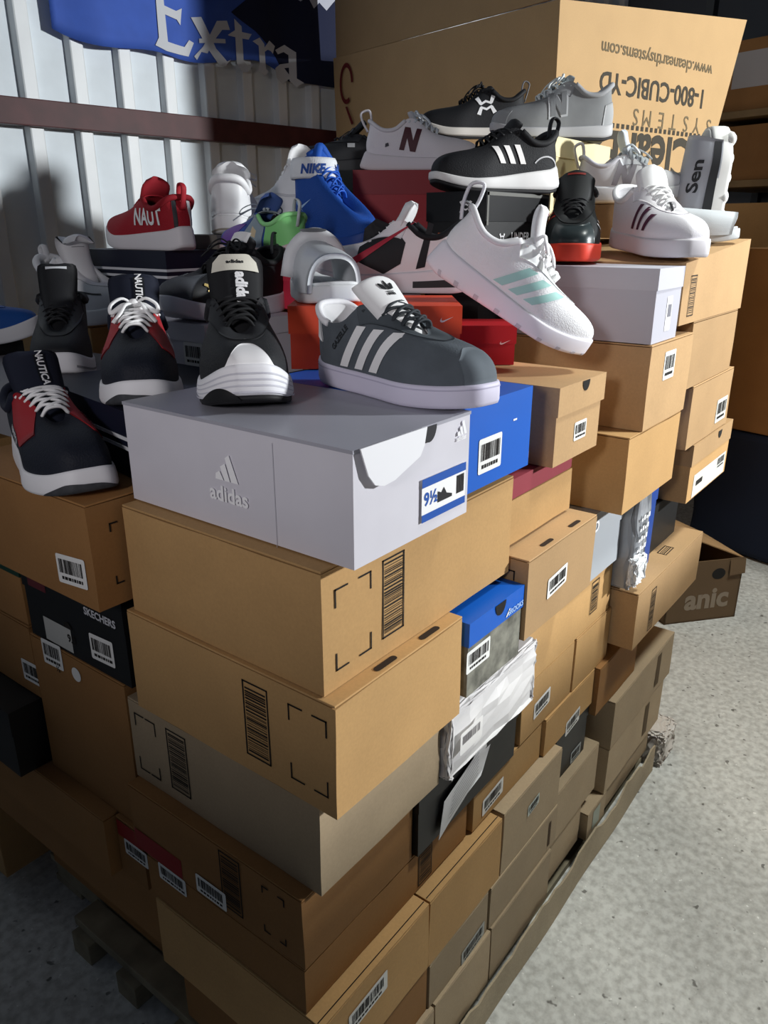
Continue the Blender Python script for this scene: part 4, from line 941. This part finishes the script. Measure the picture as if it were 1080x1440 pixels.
s.patch(.86, 1.14, 0, lambda q: .30+.25*math.sin(math.pi*q), M('616970', .85, noise=.1, scale=30), 'toe_overlay', .0004)
s.decal(-1, text_mesh('GAZELLE', .010, .0003), .215*s.L, .050, 1, M('2c2f33', .6), 'side_lettering', ang=48, flip=1)
at_heel(s, .262, .262, 1.1905, -99)
# black runner, toe to the camera
s = Shoe('running_shoe', 'black running shoe with a white wraparound toe on the grey shoe box', M('191b1f', .75, bump=.5, bscale=420), 'ececf0', st=[(0, .046), (.3, .036), (.7, .028), (.86, .034), (1, .042)], spring=.016, puff=1.15, flare=1.03, heelflare=.012, group=G_, hscale=1.20, outsole='141416', W=.118)
s.collar(M('1c1e22', .85), .007); s.tongue(M('17181b', .8), path=((.64, .064), (.52, .090), (.40, .120), (.32, .150), (.31, .166)), w0=.026, w1=.036, th=.012)
s.tongue_decal(text_mesh('adidas', .020, .0010), .64, 1.0, WH, 'tongue_lettering', y=.007, rot=-90, off=.0012); s.eyestay(M('202226', .8), .70)
s.tongue_decal([[(-1.25, 0), (1.25, 0), (1.15, .55), (.8, .95), (.3, 1.12), (-.3, 1.12), (-.8, .95), (-1.15, .55)]], .925, .024, M('d9d6c8', .6), 'tongue_label', off=.0016); s.tongue_decal(text_mesh('adidas', .009, .0004), .93, 1.0, BK, 'label_lettering', off=.0026)
s.laces(M('101114', .8), lift=.010, bow=False, r=.0034); s.patch(.9, 1.1, .02, lambda q: .05+.50*math.sin(math.pi*q)**1.5, WH, 'toe_wrap', .0018)
for f in (.25, .42, .58, .74): s.sole_band(.62, 1.38, f, f+.05, M('c9c9d2', .6), 'sole_groove', .0007, 50)
s.sole_band(1.02, 1.30, lambda q: .0, lambda q: .06+.42*math.sin(math.pi*q)**.7, M('101012', .7), 'rubber_patch', .0016, 26)
at_heel(s, .224, .398, 1.1905, 229)
# two navy shoes with red eyestays
def nautical(label, tail):
    s = Shoe('sneaker', label, M('0e1422', .7, bump=.5, bscale=420), 'e9e9ec', st=[(0, .044), (.3, .034), (.7, .026), (.88, .027), (1, .030)], spring=.012, puff=1.22, flare=1.04, heelflare=.012, group=G_, hscale=1.15, W=.114)
    rd = M('9c1822', .65); s.collar(M('12182a', .85), .0065)
    s.tongue(M('12182a', .85), path=((.64, .064), (.52, .088), (.40, .116), (.31, .146), (.30, .160)), w0=.025, w1=.036, th=.011)
    bar = s.tongue_decal([rect(0, 1, 0, 3.2)], .80, .015, M('0a0d16', .6), 'tongue_band', y=.008, off=.0010); s.tongue_decal(text_mesh('NAUTICA', .0135, .0004), .80, 1.0, WH, 'tongue_lettering', y=.008, rot=-90, off=.0018)
    for a, b in ((.54, .72), (1.28, 1.46)):
        f = (lambda q: 1.0-.62*smooth01(0, 1, q)) if a < 1 else (lambda q: .38+.62*smooth01(0, 1, q))
        s.patch(a+.0, b+.06, lambda q, f=f: .28+.22*abs(2*q-1), .98, rd, 'red_overlay', .0014)
    for sg in (1, -1):
        s.decal(sg, text_mesh('NAUTICA', .012, .0003), (.40 if sg < 0 else .62)*s.L, .062, 1, WH, 'side_lettering', ang=-12 if sg < 0 else 12, off=.0034)
    s.laces(LACEW, ts=(.53, .575, .62, .67, .72, .775), lift=.010, r=.0036, bow=tail, bowsize=.85)
    s.sole_band(.80, 1.24, lambda q: .02, lambda q: .10+.62*math.sin(math.pi*q)**.8*(q if q < .7 else .7), M('3a3c40', .7, noise=.3, scale=90), 'toe_bumper', .0014, 30)
    return s
s = nautical('navy sneaker with red overlays nearest the camera on a brown carton', False); at_heel(s, .032, .655, 1.0712, 253)
s = nautical('navy sneaker with red overlays and bow tied laces on the striped navy box', True); at_heel(s, .214, .612, 1.1655, 232)
# black high shoe at the left
s = Shoe('high_top_shoe', 'black high shoe with a white sole behind the nearest navy sneaker', M('16181d', .7, bump=.3, bscale=500), 'e4e4e8', top=MID, st=RUN, group=G_, W=.112, heelflare=.008, hscale=1.02)
s.collar(BK, .007); s.tongue(BK, path=((.64, .066), (.50, .098), (.38, .135), (.30, .168), (.295, .178)), w0=.026, w1=.034, th=.012)
s.tongue_decal([rect(0, 1, 0, .18)], .95, .036, M('c9ccd0', .5), 'tongue_band'); s.eyestay(M('23262b', .6), .68); s.laces(BK, lift=.009, r=.0032, bow=False)
s.patch(1.50, 1.80, .30, .92, M('4d555c', .55), 'grey_side_panel', .0012); s.sole_band(.3, .9, .3, .42, M('8d8d92', .6), 'sole_groove')
at_heel(s, .300, .960, 1.1495, 233)
# blue shoe, cut by the left edge
s = Shoe('sneaker', 'bright blue sneaker with a white sole at the left edge', M('14509e', .7, bump=.4, bscale=420), 'e9e9ec', st=RUN, group=G_)
s.collar(M('123f80', .8)); s.tongue(M('123f80', .8), w0=.024); s.laces(M('1a4f9a', .7), bow=False); s.eyestay(M('1a4f9a', .7))
at_mid(s, .185, 1.155, 1.1725, -40)
# white shoe with a big tongue
s = Shoe('high_top_shoe', 'white sneaker with a fat folded tongue behind the black high shoe', M('e6e7e8', .5, spec=.4), 'ececee', st=[(0, .036), (.5, .032), (1, .030)], group=G_, hscale=1.42, lining='c4c5c6', W=.11)
s.collar(WH, .008); s.tongue(WH, path=((.62, .070), (.54, .098), (.46, .135), (.44, .160), (.50, .172)), w0=.026, w1=.040, th=.016); s.tongue_decal([rect(0, 1, 0, .06)], .75, .03, M('9a9ca0', .5), 'tongue_print')
s.eyestay(M('f0f0f0', .45), .62); s.pull_tab(WH, .022, .014); s.patch(.30, .78, .30, .34, M('2a2c30', .6), 'dark_trim'); s.patch(1.22, 1.70, .30, .34, M('2a2c30', .6), 'dark_trim')
boxo('collar_label', .012, .0135, -.012, .012, .098, .122, M('1c1d20', .6), s.root)
at_heel(s, .405, 1.205, 1.2005, 272)
# black and grey shoe with a gold leaping cat
s = Shoe('sneaker', 'black and dark grey sneaker with a gold leaping cat logo', M('15161a', .6, spec=.35), 'e6e4ea', st=[(0, .036), (.5, .030), (1, .028)], spring=.02, group=G_, hscale=1.28, L=.30, W=.11)
s.collar(BK, .006); s.tongue(BK, w0=.025, w1=.034, path=((.64, .061), (.52, .084), (.40, .112), (.31, .142))); s.laces(BK, lift=.008, bow=True); s.patch(.80, 1.20, .02, lambda q: .72, M('44474d', .7), 'toe_overlay', .0010)
s.decal(1, CAT, .80*s.L, .040, .032, M('c9b273', .4, metal=.4), 'logo_mark', flip=-1, off=.0026); s.decal(1, [[(0, .5), (.3, 1), (1, .9), (.9, .1), (.2, 0)]], .70*s.L, .052, .013, WH, 'lace_lock')
s.tongue_decal([rect(0, 1, 0, .55)], .92, .042, M('f2f2f2', .5), 'tongue_label'); s.pull_tab(M('3c4044', .7), .026, .008)
at_mid(s, .428, .652, 1.2365, 184)
# red shoe with big side lettering
s = Shoe('sneaker', 'red knit sneaker with white side lettering on the striped navy box', M('a11525', .75, bump=.5, bscale=420), 'e3dfe2', st=[(0, .040), (.3, .034), (.7, .028), (1, .030)], spring=.02, group=G_, hscale=1.1, heelflare=.006)
s.collar(M('8e1220', .85), .006); s.tongue(M('8e1220', .85), w0=.024, w1=.032, path=((.64, .061), (.52, .082), (.42, .110), (.36, .140))); s.laces(M('a8192a', .8), bow=False); s.pull_tab(M('a11525', .7), .022, .012)
s.decal(1, text_mesh('NAUT', .043, .0012), .455*s.L, .049, 1, WH, 'side_lettering', off=.002, aspect=.82); s.patch(-.10, -.055, 0, 1, M('c9c9cc', .5), 'heel_stripe'); s.patch(.055, .10, 0, 1, M('1c1c22', .6), 'heel_stripe')
at_mid(s, .520, .975, 1.3455, 82)
# white shoe seen from its heel
s = Shoe('sneaker', 'plain white padded sneaker seen from its heel', M('dfe0e2', .5), 'e4e4e4', st=[(0, .034), (.5, .030), (1, .028)], group=G_, hscale=1.25, W=.122, lining='cfd0d2', heel=.86)
s.collar(WH, .009); s.tongue(WH, w0=.026, w1=.042, th=.02, path=((.62, .066), (.50, .092), (.38, .122), (.28, .150))); s.laces(LACEW, lift=.01, bow=True, bowsize=1.3); s.patch(-.26, .26, .08, .95, M('e6e7e8', .45), 'heel_counter')
s.sole_band(-.5, .5, .1, .22, M('9a9488', .7), 'sole_edge')
at_heel(s, .652, .880, 1.3745, 40)
# tall white shoe, toe to the left
s = Shoe('high_top_shoe', 'tall white shoe with stepped lace edge beside the blue boot', M('e3e2e6', .5), 'e6e6ea', top=MID, group=G_, hscale=1.20, lining='cfd0d2')
s.collar(WH, .007); s.tongue(WH, path=((.64, .066), (.50, .105), (.38, .150), (.32, .185)), w0=.026, w1=.036, th=.014); s.laces(LACEW, lift=.012, r=.0036, bow=False)
s.patch(.2, .8, .35, .40, M('c6c5cc', .5), 'side_seam'); at_mid(s, .985, 1.02, 1.3955, 82)
# blue boot with a white knitted cuff
BOOT = [(0, .06, 0, .190), (.10, .07, .022, .190), (.2, .11, .034, .190), (.3, .18, .040, .190), (.42, .26, .041, .190), (.52, .34, .036, .190), (.62, .40, .026, .172), (.72, .47, .018, .135), (.82, .56, .013, .098), (.92, .62, .006, .078), (1, .63, 0, .074)]
s = Shoe('boot', 'bright blue boot with a white knitted cuff and blue laces', M('10479c', .7, bump=.4, bscale=380), '0f3f90', top=BOOT, st=[(0, .030), (.5, .026), (1, .028)], group=G_, L=.235, W=.106, lining='0c2a5c', cat='boot')
V_ = []; F_ = []; prof_ = ((.152, 0), (.150, .004), (.156, .0075), (.186, .0075), (.193, .005), (.194, -.002), (.180, -.006))
for z_, o_ in prof_:
    for j in range(40):
        a_ = 2*math.pi*j/40; V_.append((.23*s.L+(.046+.010*(.19-z_)/.04+o_)*math.cos(a_), (.041+o_)*math.sin(a_), z_))
for i in range(len(prof_)-1):
    for j in range(40): F_.append((i*40+j, i*40+(j+1) % 40, (i+1)*40+(j+1) % 40, (i+1)*40+j))
pyd('cuff', V_, F_, M('dfe2e6', .75, bump=.5, bscale=300), s.root)
s.tongue(M('1450ac', .7), path=((.62, .074), (.52, .115), (.42, .165), (.34, .200), (.30, .214)), w0=.024, w1=.034, th=.014); s.laces(M('1d5cc4', .6), ts=(.62, .66, .70, .75, .80), lift=.012, r=.0034, bow=False, v=.9)
s.decal(-1, SWOOSH, .16*s.L, .088, .05, M('9fc0e4', .5), 'logo_mark', ang=0); s.decal(-1, SWOOSH, .12*s.L, .105, .036, M('9fc0e4', .5), 'small_logo', ang=-60)
v, f = text_mesh('NIKE', .026, .0012, .2); v, f = refine(v, f, .006)
for sg in (1, -1):
    pyd('cuff_lettering', [(.23*s.L+.0612*math.cos(a_), sg*.0496*math.sin(a_), .161+p[1]) for p in v for a_ in [(1.42-p[0]/.056 if sg < 0 else 1.42-1.2+p[0]/.056)]], f, M('1a4796', .6), s.root, smooth=False)
V_, F_ = tube([(.085, -.02, .186), (.075, 0, .215), (.085, .02, .186)], .010, 16, 8); pyd('pull_loop', V_, F_, M('1450ac', .7), s.root)
at_heel(s, .862, .868, 1.3395, 264)
# colourful shoe with a green heel
s = Shoe('sneaker', 'blue purple and mint green sneaker on the pinkish red box', M('3a5cb0', .6, noise=.5, scale=24), 'e6cfd2', st=[(0, .034), (.5, .028), (1, .026)], group=G_, L=.25, W=.094)
s.patch(-.36, .36, 0, 1.0, M('8fe08c', .6), 'green_heel', .0012); s.patch(.38, .56, 0, .95, M('9fb4c0', .3), 'shimmer_panel'); s.patch(.62, .80, .1, .7, M('7a4fb4', .5), 'purple_panel'); s.collar(M('9de89a', .7), .0045)
s.decal(1, [[(0, .2), (.4, 1), (1, .6), (.7, 0)]], .45*s.L, .046, .022, M('e8d9b4', .3), 'foil_patch'); s.tongue(M('5a78c0', .7), w0=.022, w1=.028); s.laces(M('b8c4c8', .6), bow=True, bowsize=1.3, r=.0018); s.pull_tab(M('c4ccd0', .6), .024, .008)
at_heel(s, .600, .625, 1.3235, 80)
# pale grey slide on the orange box
s = slide('slide_sandal', 'pale grey padded slide with a fat strap on the orange box', 'c9cccf', 'd6d8da', L=.215, W=.098, thick=.030, strap=(.34, .88), h=.064)
V_, F_ = tube([(.078, y*.046, .034+.062*math.sqrt(max(0, 1-y*y))) for y in np.linspace(-1, 1, 15)], .011, raw=False, n=30, k=8, flat=.7); pyd('padded_edge', V_, F_, M('d9dbde', .6), s.root)
s.strap.data.materials[0] = M('c4c8cc', .4)
V_, F_ = poly2d([arc(0, 0, .022, .010, 0, 360, 20)]); pyd('buckle', [(.085+.0, p[0]-.004, .103+p[1]*.3) for p in V_], F_, M('6e7276', .4), s.root)
at_heel(s, .452, .476, 1.2818, 236)
# white black and red shoe
s = Shoe('sneaker', 'white sneaker with black panels and a thin red tick', M('e6e2e6', .5), 'e3e0e6', st=[(0, .046), (.3, .036), (.7, .030), (1, .030)], spring=.018, group=G_, hscale=1.28, heelflare=.012, lining='1a1b20')
s.collar(M('16171c', .8), .005); s.tongue(M('e6e6e8', .6), w0=.024, w1=.034, th=.014, path=((.64, .061), (.52, .086), (.42, .118), (.36, .150))); s.laces(LACEW, bow=False); s.eyestay(M('ebe8ec', .5), .70)
s.decal(1, [[(0, .15), (.1, .75), (.35, .95), (.75, .8), (1, .5), (.9, .1), (.55, -.1)]], .66*s.L, .040, .085, M('15161b', .7), 'black_panel', off=.0012, flip=-1); s.decal(1, [[(0, 0), (.22, .05), (.42, 1.0), (.30, 1.05)]], .30*s.L, .040, .072, M('15161b', .7), 'black_band', off=.0012, flip=1, aspect=-1)
s.decal(1, [[(0, .02), (.04, .09), (1, .62), (.16, .06)]], .72*s.L, .042, .13, M('a51d36', .6), 'red_tick', off=.0034); s.sole_band(.12, .38, .25, .55, M('17181c', .6), 'sole_window'); s.pull_tab(M('8a8d90', .5), .030, .012)
for k in range(3): s.decal(1, [rect(0, 1, 0, .3)], (.50-.045*k)*s.L, .094, .007, M('2a2b30', .6), 'eyelet', ang=60)
at_mid(s, .598, .410, 1.2818, 113)
# white shoe with mint stripes leaning toe down
s = Shoe('running_shoe', 'white running shoe with mint stripes leaning toe down on the tan box', M('efeff1', .65, bump=.4, bscale=420), 'ebe8f0', st=[(0, .044), (.3, .036), (.7, .028), (1, .028)], spring=.018, group=G_, heelflare=.008, hscale=1.22, puff=1.12, W=.104, toe=.8, lining='d9d9dc')
s.stripes(-1, M('a9d6d0', .6), xs=(.36, .455, .55), zlo=.040, zhi=.082, lean=.13, w=.058); s.collar(M('e8e8ea', .75), .005); s.tongue(WH, w0=.024, w1=.030, th=.014, path=((.64, .066), (.54, .092), (.45, .120), (.39, .150), (.375, .168)))
s.laces(LACEW, lift=.011, r=.0040, bow=True, bowsize=1.0); s.pull_tab(M('e4e4e8', .6), .034, .016, .008); s.eyestay(M('e9ecec', .6), .72)
s.tongue_decal([rect(0, 1, 0, .3)], .93, .018, M('e8b8c0', .6), 'pink_label')
for k in range(9): s.sole_band(1.08+.09*k, 1.10+.09*k, .0, .22, M('c4c2cc', .6), 'sole_notch', .001, 6)
s.place((.502, .262, 1.330), -57, 31.5, 0)
# white shoe with a dark N
s = Shoe('sneaker', 'white knit sneaker with a dark red N on the red box', M('e6e2e6', .6, bump=.3, bscale=420), 'dcd6da', st=[(0, .040), (.4, .030), (1, .026)], group=G_, heelflare=.014, hscale=1.25, lining='cfcfd2')
s.decal(-1, LETTER_N, .30*s.L, .046, .052, M('4a1f28', .6), 'letter_mark', ang=-8, aspect=1.0); s.decal(-1, [[(0, 0), (1, .3), (.8, 1), (.1, .8)]], .18*s.L, .052, .010, M('3a3a40', .6), 'small_mark'); s.collar(M('dedce0', .75)); s.tongue(M('d6d8de', .6), w0=.024, w1=.030, path=((.64, .061), (.52, .084), (.44, .112), (.40, .135))); s.laces(M('cfd6dc', .6), lift=.010, r=.0030, bow=True); s.pull_tab(M('e6e2e6', .6), .022, .016, .010)
at_mid(s, 1.190, .752, 1.5215, -56)
# black shoe at the very top
s = Shoe('running_shoe', 'black running shoe with a white emblem at the very top', M('131418', .7, bump=.3, bscale=420), 'cfcac2', st=[(0, .034), (.4, .028), (1, .026)], spring=.024, group=G_, outsole='1a1a1c', lining='0d0d0f', hscale=1.3)
s.decal(1, UA, .47*s.L, .055, .044, WH, 'logo_mark', ang=8); s.collar(BK, .006); s.tongue(BK, w0=.024, w1=.030); s.laces(BK, lift=.009, bow=True); s.pull_tab(M('7d7f84', .5), .022, .010); s.sole_band(.3, .95, .30, .36, M('8d8880', .6), 'sole_groove')
at_mid(s, 1.40, .738, 1.6055, 131)
# grey N shoe
s = Shoe('sneaker', 'grey suede sneaker with an outlined N on the cream box', M('8d8f90', .85, noise=.08, scale=30), 'b9b9ba', st=[(0, .034), (.4, .028), (1, .024)], group=G_, outsole='232325', hscale=1.3, lining='a5a6a8')
s.decal(1, LETTER_N, .56*s.L, .042, .058, M('c4c6c8', .6), 'letter_mark', ang=10); s.decal(1, [[(p[0]*.86+.06, p[1]*.86+.07) for p in q] for q in LETTER_N], .553*s.L, .0430, .0545, M('7d7f81', .8), 'letter_inner', ang=10, off=.0022)
s.patch(-.2, .2, 0, .55, M('a8aaab', .8), 'heel_counter'); s.patch(.8, 1.2, 0, lambda q: .35, M('9a9c9d', .85), 'toe_overlay'); s.collar(M('a9abad', .8), .006); s.tongue(M('a9b0b2', .7), w0=.024, w1=.030, path=((.64, .061), (.52, .084), (.43, .112), (.38, .138))); s.laces(M('dfe6e6', .6), lift=.010, r=.0028, bow=True); s.eyestay(M('9a9c9e', .85))
at_mid(s, 1.268, .445, 1.5755, 129)
# black striped shoe on the black box
s = Shoe('running_shoe', 'black running shoe with three white stripes on the lettered black box', M('101116', .7, bump=.4, bscale=420), 'dad9d8', st=[(0, .046), (.3, .036), (.6, .026), (1, .020)], spring=.016, group=G_, outsole='17171a', heelflare=.008, L=.26, lining='0c0c0e', hscale=1.2)
s.stripes(1, M('f2f0ee', .6), xs=(.34, .425, .51), zlo=.050, zhi=.082, lean=.055, w=.044, lift=.002); s.collar(BK, .006); s.tongue(BK, w0=.024, w1=.030); s.laces(BK, lift=.008, bow=False); s.pull_tab(BK, .024, .014); s.decal(1, [arc(0, 0, 1, .8, 20, 150, 12)+arc(0, 0, .9, .72, 150, 20, 12)], .14*s.L, .040, .032, M('b9b9bc', .5), 'heel_trim')
at_mid(s, .848, .350, 1.4495, 147)
# black shoe with a red sole
s = Shoe('high_top_shoe', 'black basketball shoe with a red sole on the pale silver box', M('141a1c', .6, bump=.3, bscale=420), 'e0402a', top=MID, st=[(0, .034), (.5, .030), (1, .032)], spring=.006, group=G_, W=.118, lining='0c0c0e', hscale=1.0, L=.27)
s.collar(BK, .007); s.tongue(M('15181a', .7), path=((.64, .066), (.50, .098), (.38, .132), (.31, .156)), w0=.026, w1=.036, th=.012); s.eyestay(M('0f1214', .7), .66); s.laces(BK, lift=.009, r=.003, bow=False); s.tongue_decal([rect(0, 1, 0, .12)], .90, .034, M('8a2a22', .6), 'tongue_band')
s.stripes(-1, M('a02a20', .6), xs=(.40, .48, .56), zlo=.048, zhi=.085, lean=.06, w=.024); s.stripes(1, M('c9c9cc', .6), xs=(.46, .54, .62), zlo=.045, zhi=.072, lean=.06, w=.024); s.patch(.80, 1.20, 0, lambda q: .55, M('2a3436', .35, spec=.6), 'toe_overlay')
at_heel(s, 1.078, .282, 1.3455, 203, 4.5)
# white shoe with burgundy stripes
s = Shoe('sneaker', 'white sneaker with three burgundy stripes at the right', M('e4e2e8', .6, bump=.2, bscale=500), 'd9d6dc', st=[(0, .034), (.5, .032), (1, .032)], spring=.006, group=G_, W=.11, hscale=1.28, lining='c9c9cc', toeh=.95)
s.stripes(-1, M('4a1634', .6), xs=(.46, .545, .63), zlo=.044, zhi=.088, lean=.05, w=.036, lift=.004); s.collar(WH, .006); s.tongue(WH, w0=.025, w1=.034, th=.014, path=((.64, .062), (.52, .090), (.42, .125), (.35, .158))); s.laces(LACEW, lift=.012, r=.0032, bow=False); s.eyestay(M('eceaee', .55), .72)
at_heel(s, 1.128, .205, 1.352, 230, 4.0)
# white and grey N shoe behind it
s = Shoe('sneaker', 'white and grey N sneaker with loose laces behind the burgundy striped one', M('d9d9dc', .6), 'dcdcde', st=[(0, .036), (.5, .030), (1, .028)], group=G_, hscale=1.05, heelflare=.008, lining='8a8fa0', L=.24)
s.decal(-1, LETTER_N, .30*s.L, .036, .050, M('8e8a90', .7), 'letter_mark', ang=-8); s.collar(M('c9c9d0', .7)); s.tongue(M('c4ccd4', .5), w0=.025, w1=.034, path=((.64, .061), (.52, .088), (.44, .122), (.41, .150))); s.laces(M('dde4e8', .6), lift=.012, r=.0034, bow=True, bowsize=1.2); s.pull_tab(M('e4e2e6', .6), .026, .018, .006); s.eyestay(M('d0d2d6', .6), .72)
at_mid(s, 1.278, .248, 1.4405, -56)
# grey slide and the upright slide at the right end
s = slide('slide_sandal', 'pale grey slide lying at the right end of the top carton', 'c3c8cc', 'b9bcbe', L=.20, W=.088, thick=.026, strap=(.40, .90), h=.050)
at_mid(s, 1.245, .092, 1.3575, -68, -2)
s = slide('slide_sandal', 'grey slide standing upright with black strap lettering and a wavy white sole', 'a9acb4', 'dcdcda', L=.215, W=.095, thick=.046, wave=.004, strap=(.20, .86), h=.060)
s.strap.data.materials[0] = M('a4a7b0', .55)
v, f = text_mesh('Sen', .052, .0014); v = v-np.array((0, .0)); v, f = refine(v, f, .006)
# lettering runs up the strap on the side that faces the camera
ln = lambda b: 0.30+.55*b
pyd('strap_lettering', [s.strap_fn(.26+p[0]/.135*.86, math.pi-(.50+p[1]/.052*.66), .0014)*np.array((1, 1, 1)) for p in v], f, M('14161c', .6), s.strap, smooth=False)
pyd('dark_trim', [s.strap_fn(q, math.pi-a, .0012) for q in np.linspace(.02, .98, 14) for a in (.02, .22)], [(2*i, 2*i+2, 2*i+3, 2*i+1) for i in range(13)], M('17191e', .6), s.strap)
for k_ in range(5):
    bm_ = bmesh.new(); bmesh.ops.create_uvsphere(bm_, u_segments=14, v_segments=8, radius=1.0); bmesh.ops.scale(bm_, vec=(.019+.003*(k_ % 2), .040, .016), verts=bm_.verts)
    o_ = bmo('sole_lug', bm_, M('dcdcda', .55), s.sole, True); o_.location = (.035+.038*k_, 0, .004)
heelbox = boxo('heel_block', -.012, .014, -.040, .040, -.002, .050, M('c6c6c4', .6), s.root, .006)
s.root.location = (1.372, .075, 1.3785); s.root.rotation_euler = Matrix(((0, .6070, .7947), (0, -.7947, .6070), (1, 0, 0))).transposed().to_euler() if False else (0, 0, 0)
# x (toe) up, sole's underside to the right of the picture, its left side to the camera
ex = Vector((0, 0, 1)); ez = -Vector((.607, -.795, 0)).normalized(); ey = ez.cross(ex)
s.root.rotation_euler = Matrix((ex, ey, ez)).transposed().to_euler()
# black shoe half hidden behind the boot
s = Shoe('sneaker', 'black sneaker half hidden behind the blue boot and the white N shoe', BK, '17171a', st=RUN, group=G_, lining='0c0c0e'); s.collar(BK); s.tongue(BK, w0=.024); s.laces(BK, bow=True); s.eyestay(M('1d1e22', .6)); s.decal(1, [rect(0, 1, 0, .5)], .5*s.L, .06, .02, M('9a9a9c', .5), 'small_mark')
at_mid(s, 1.235, 1.03, 1.5305, 127)
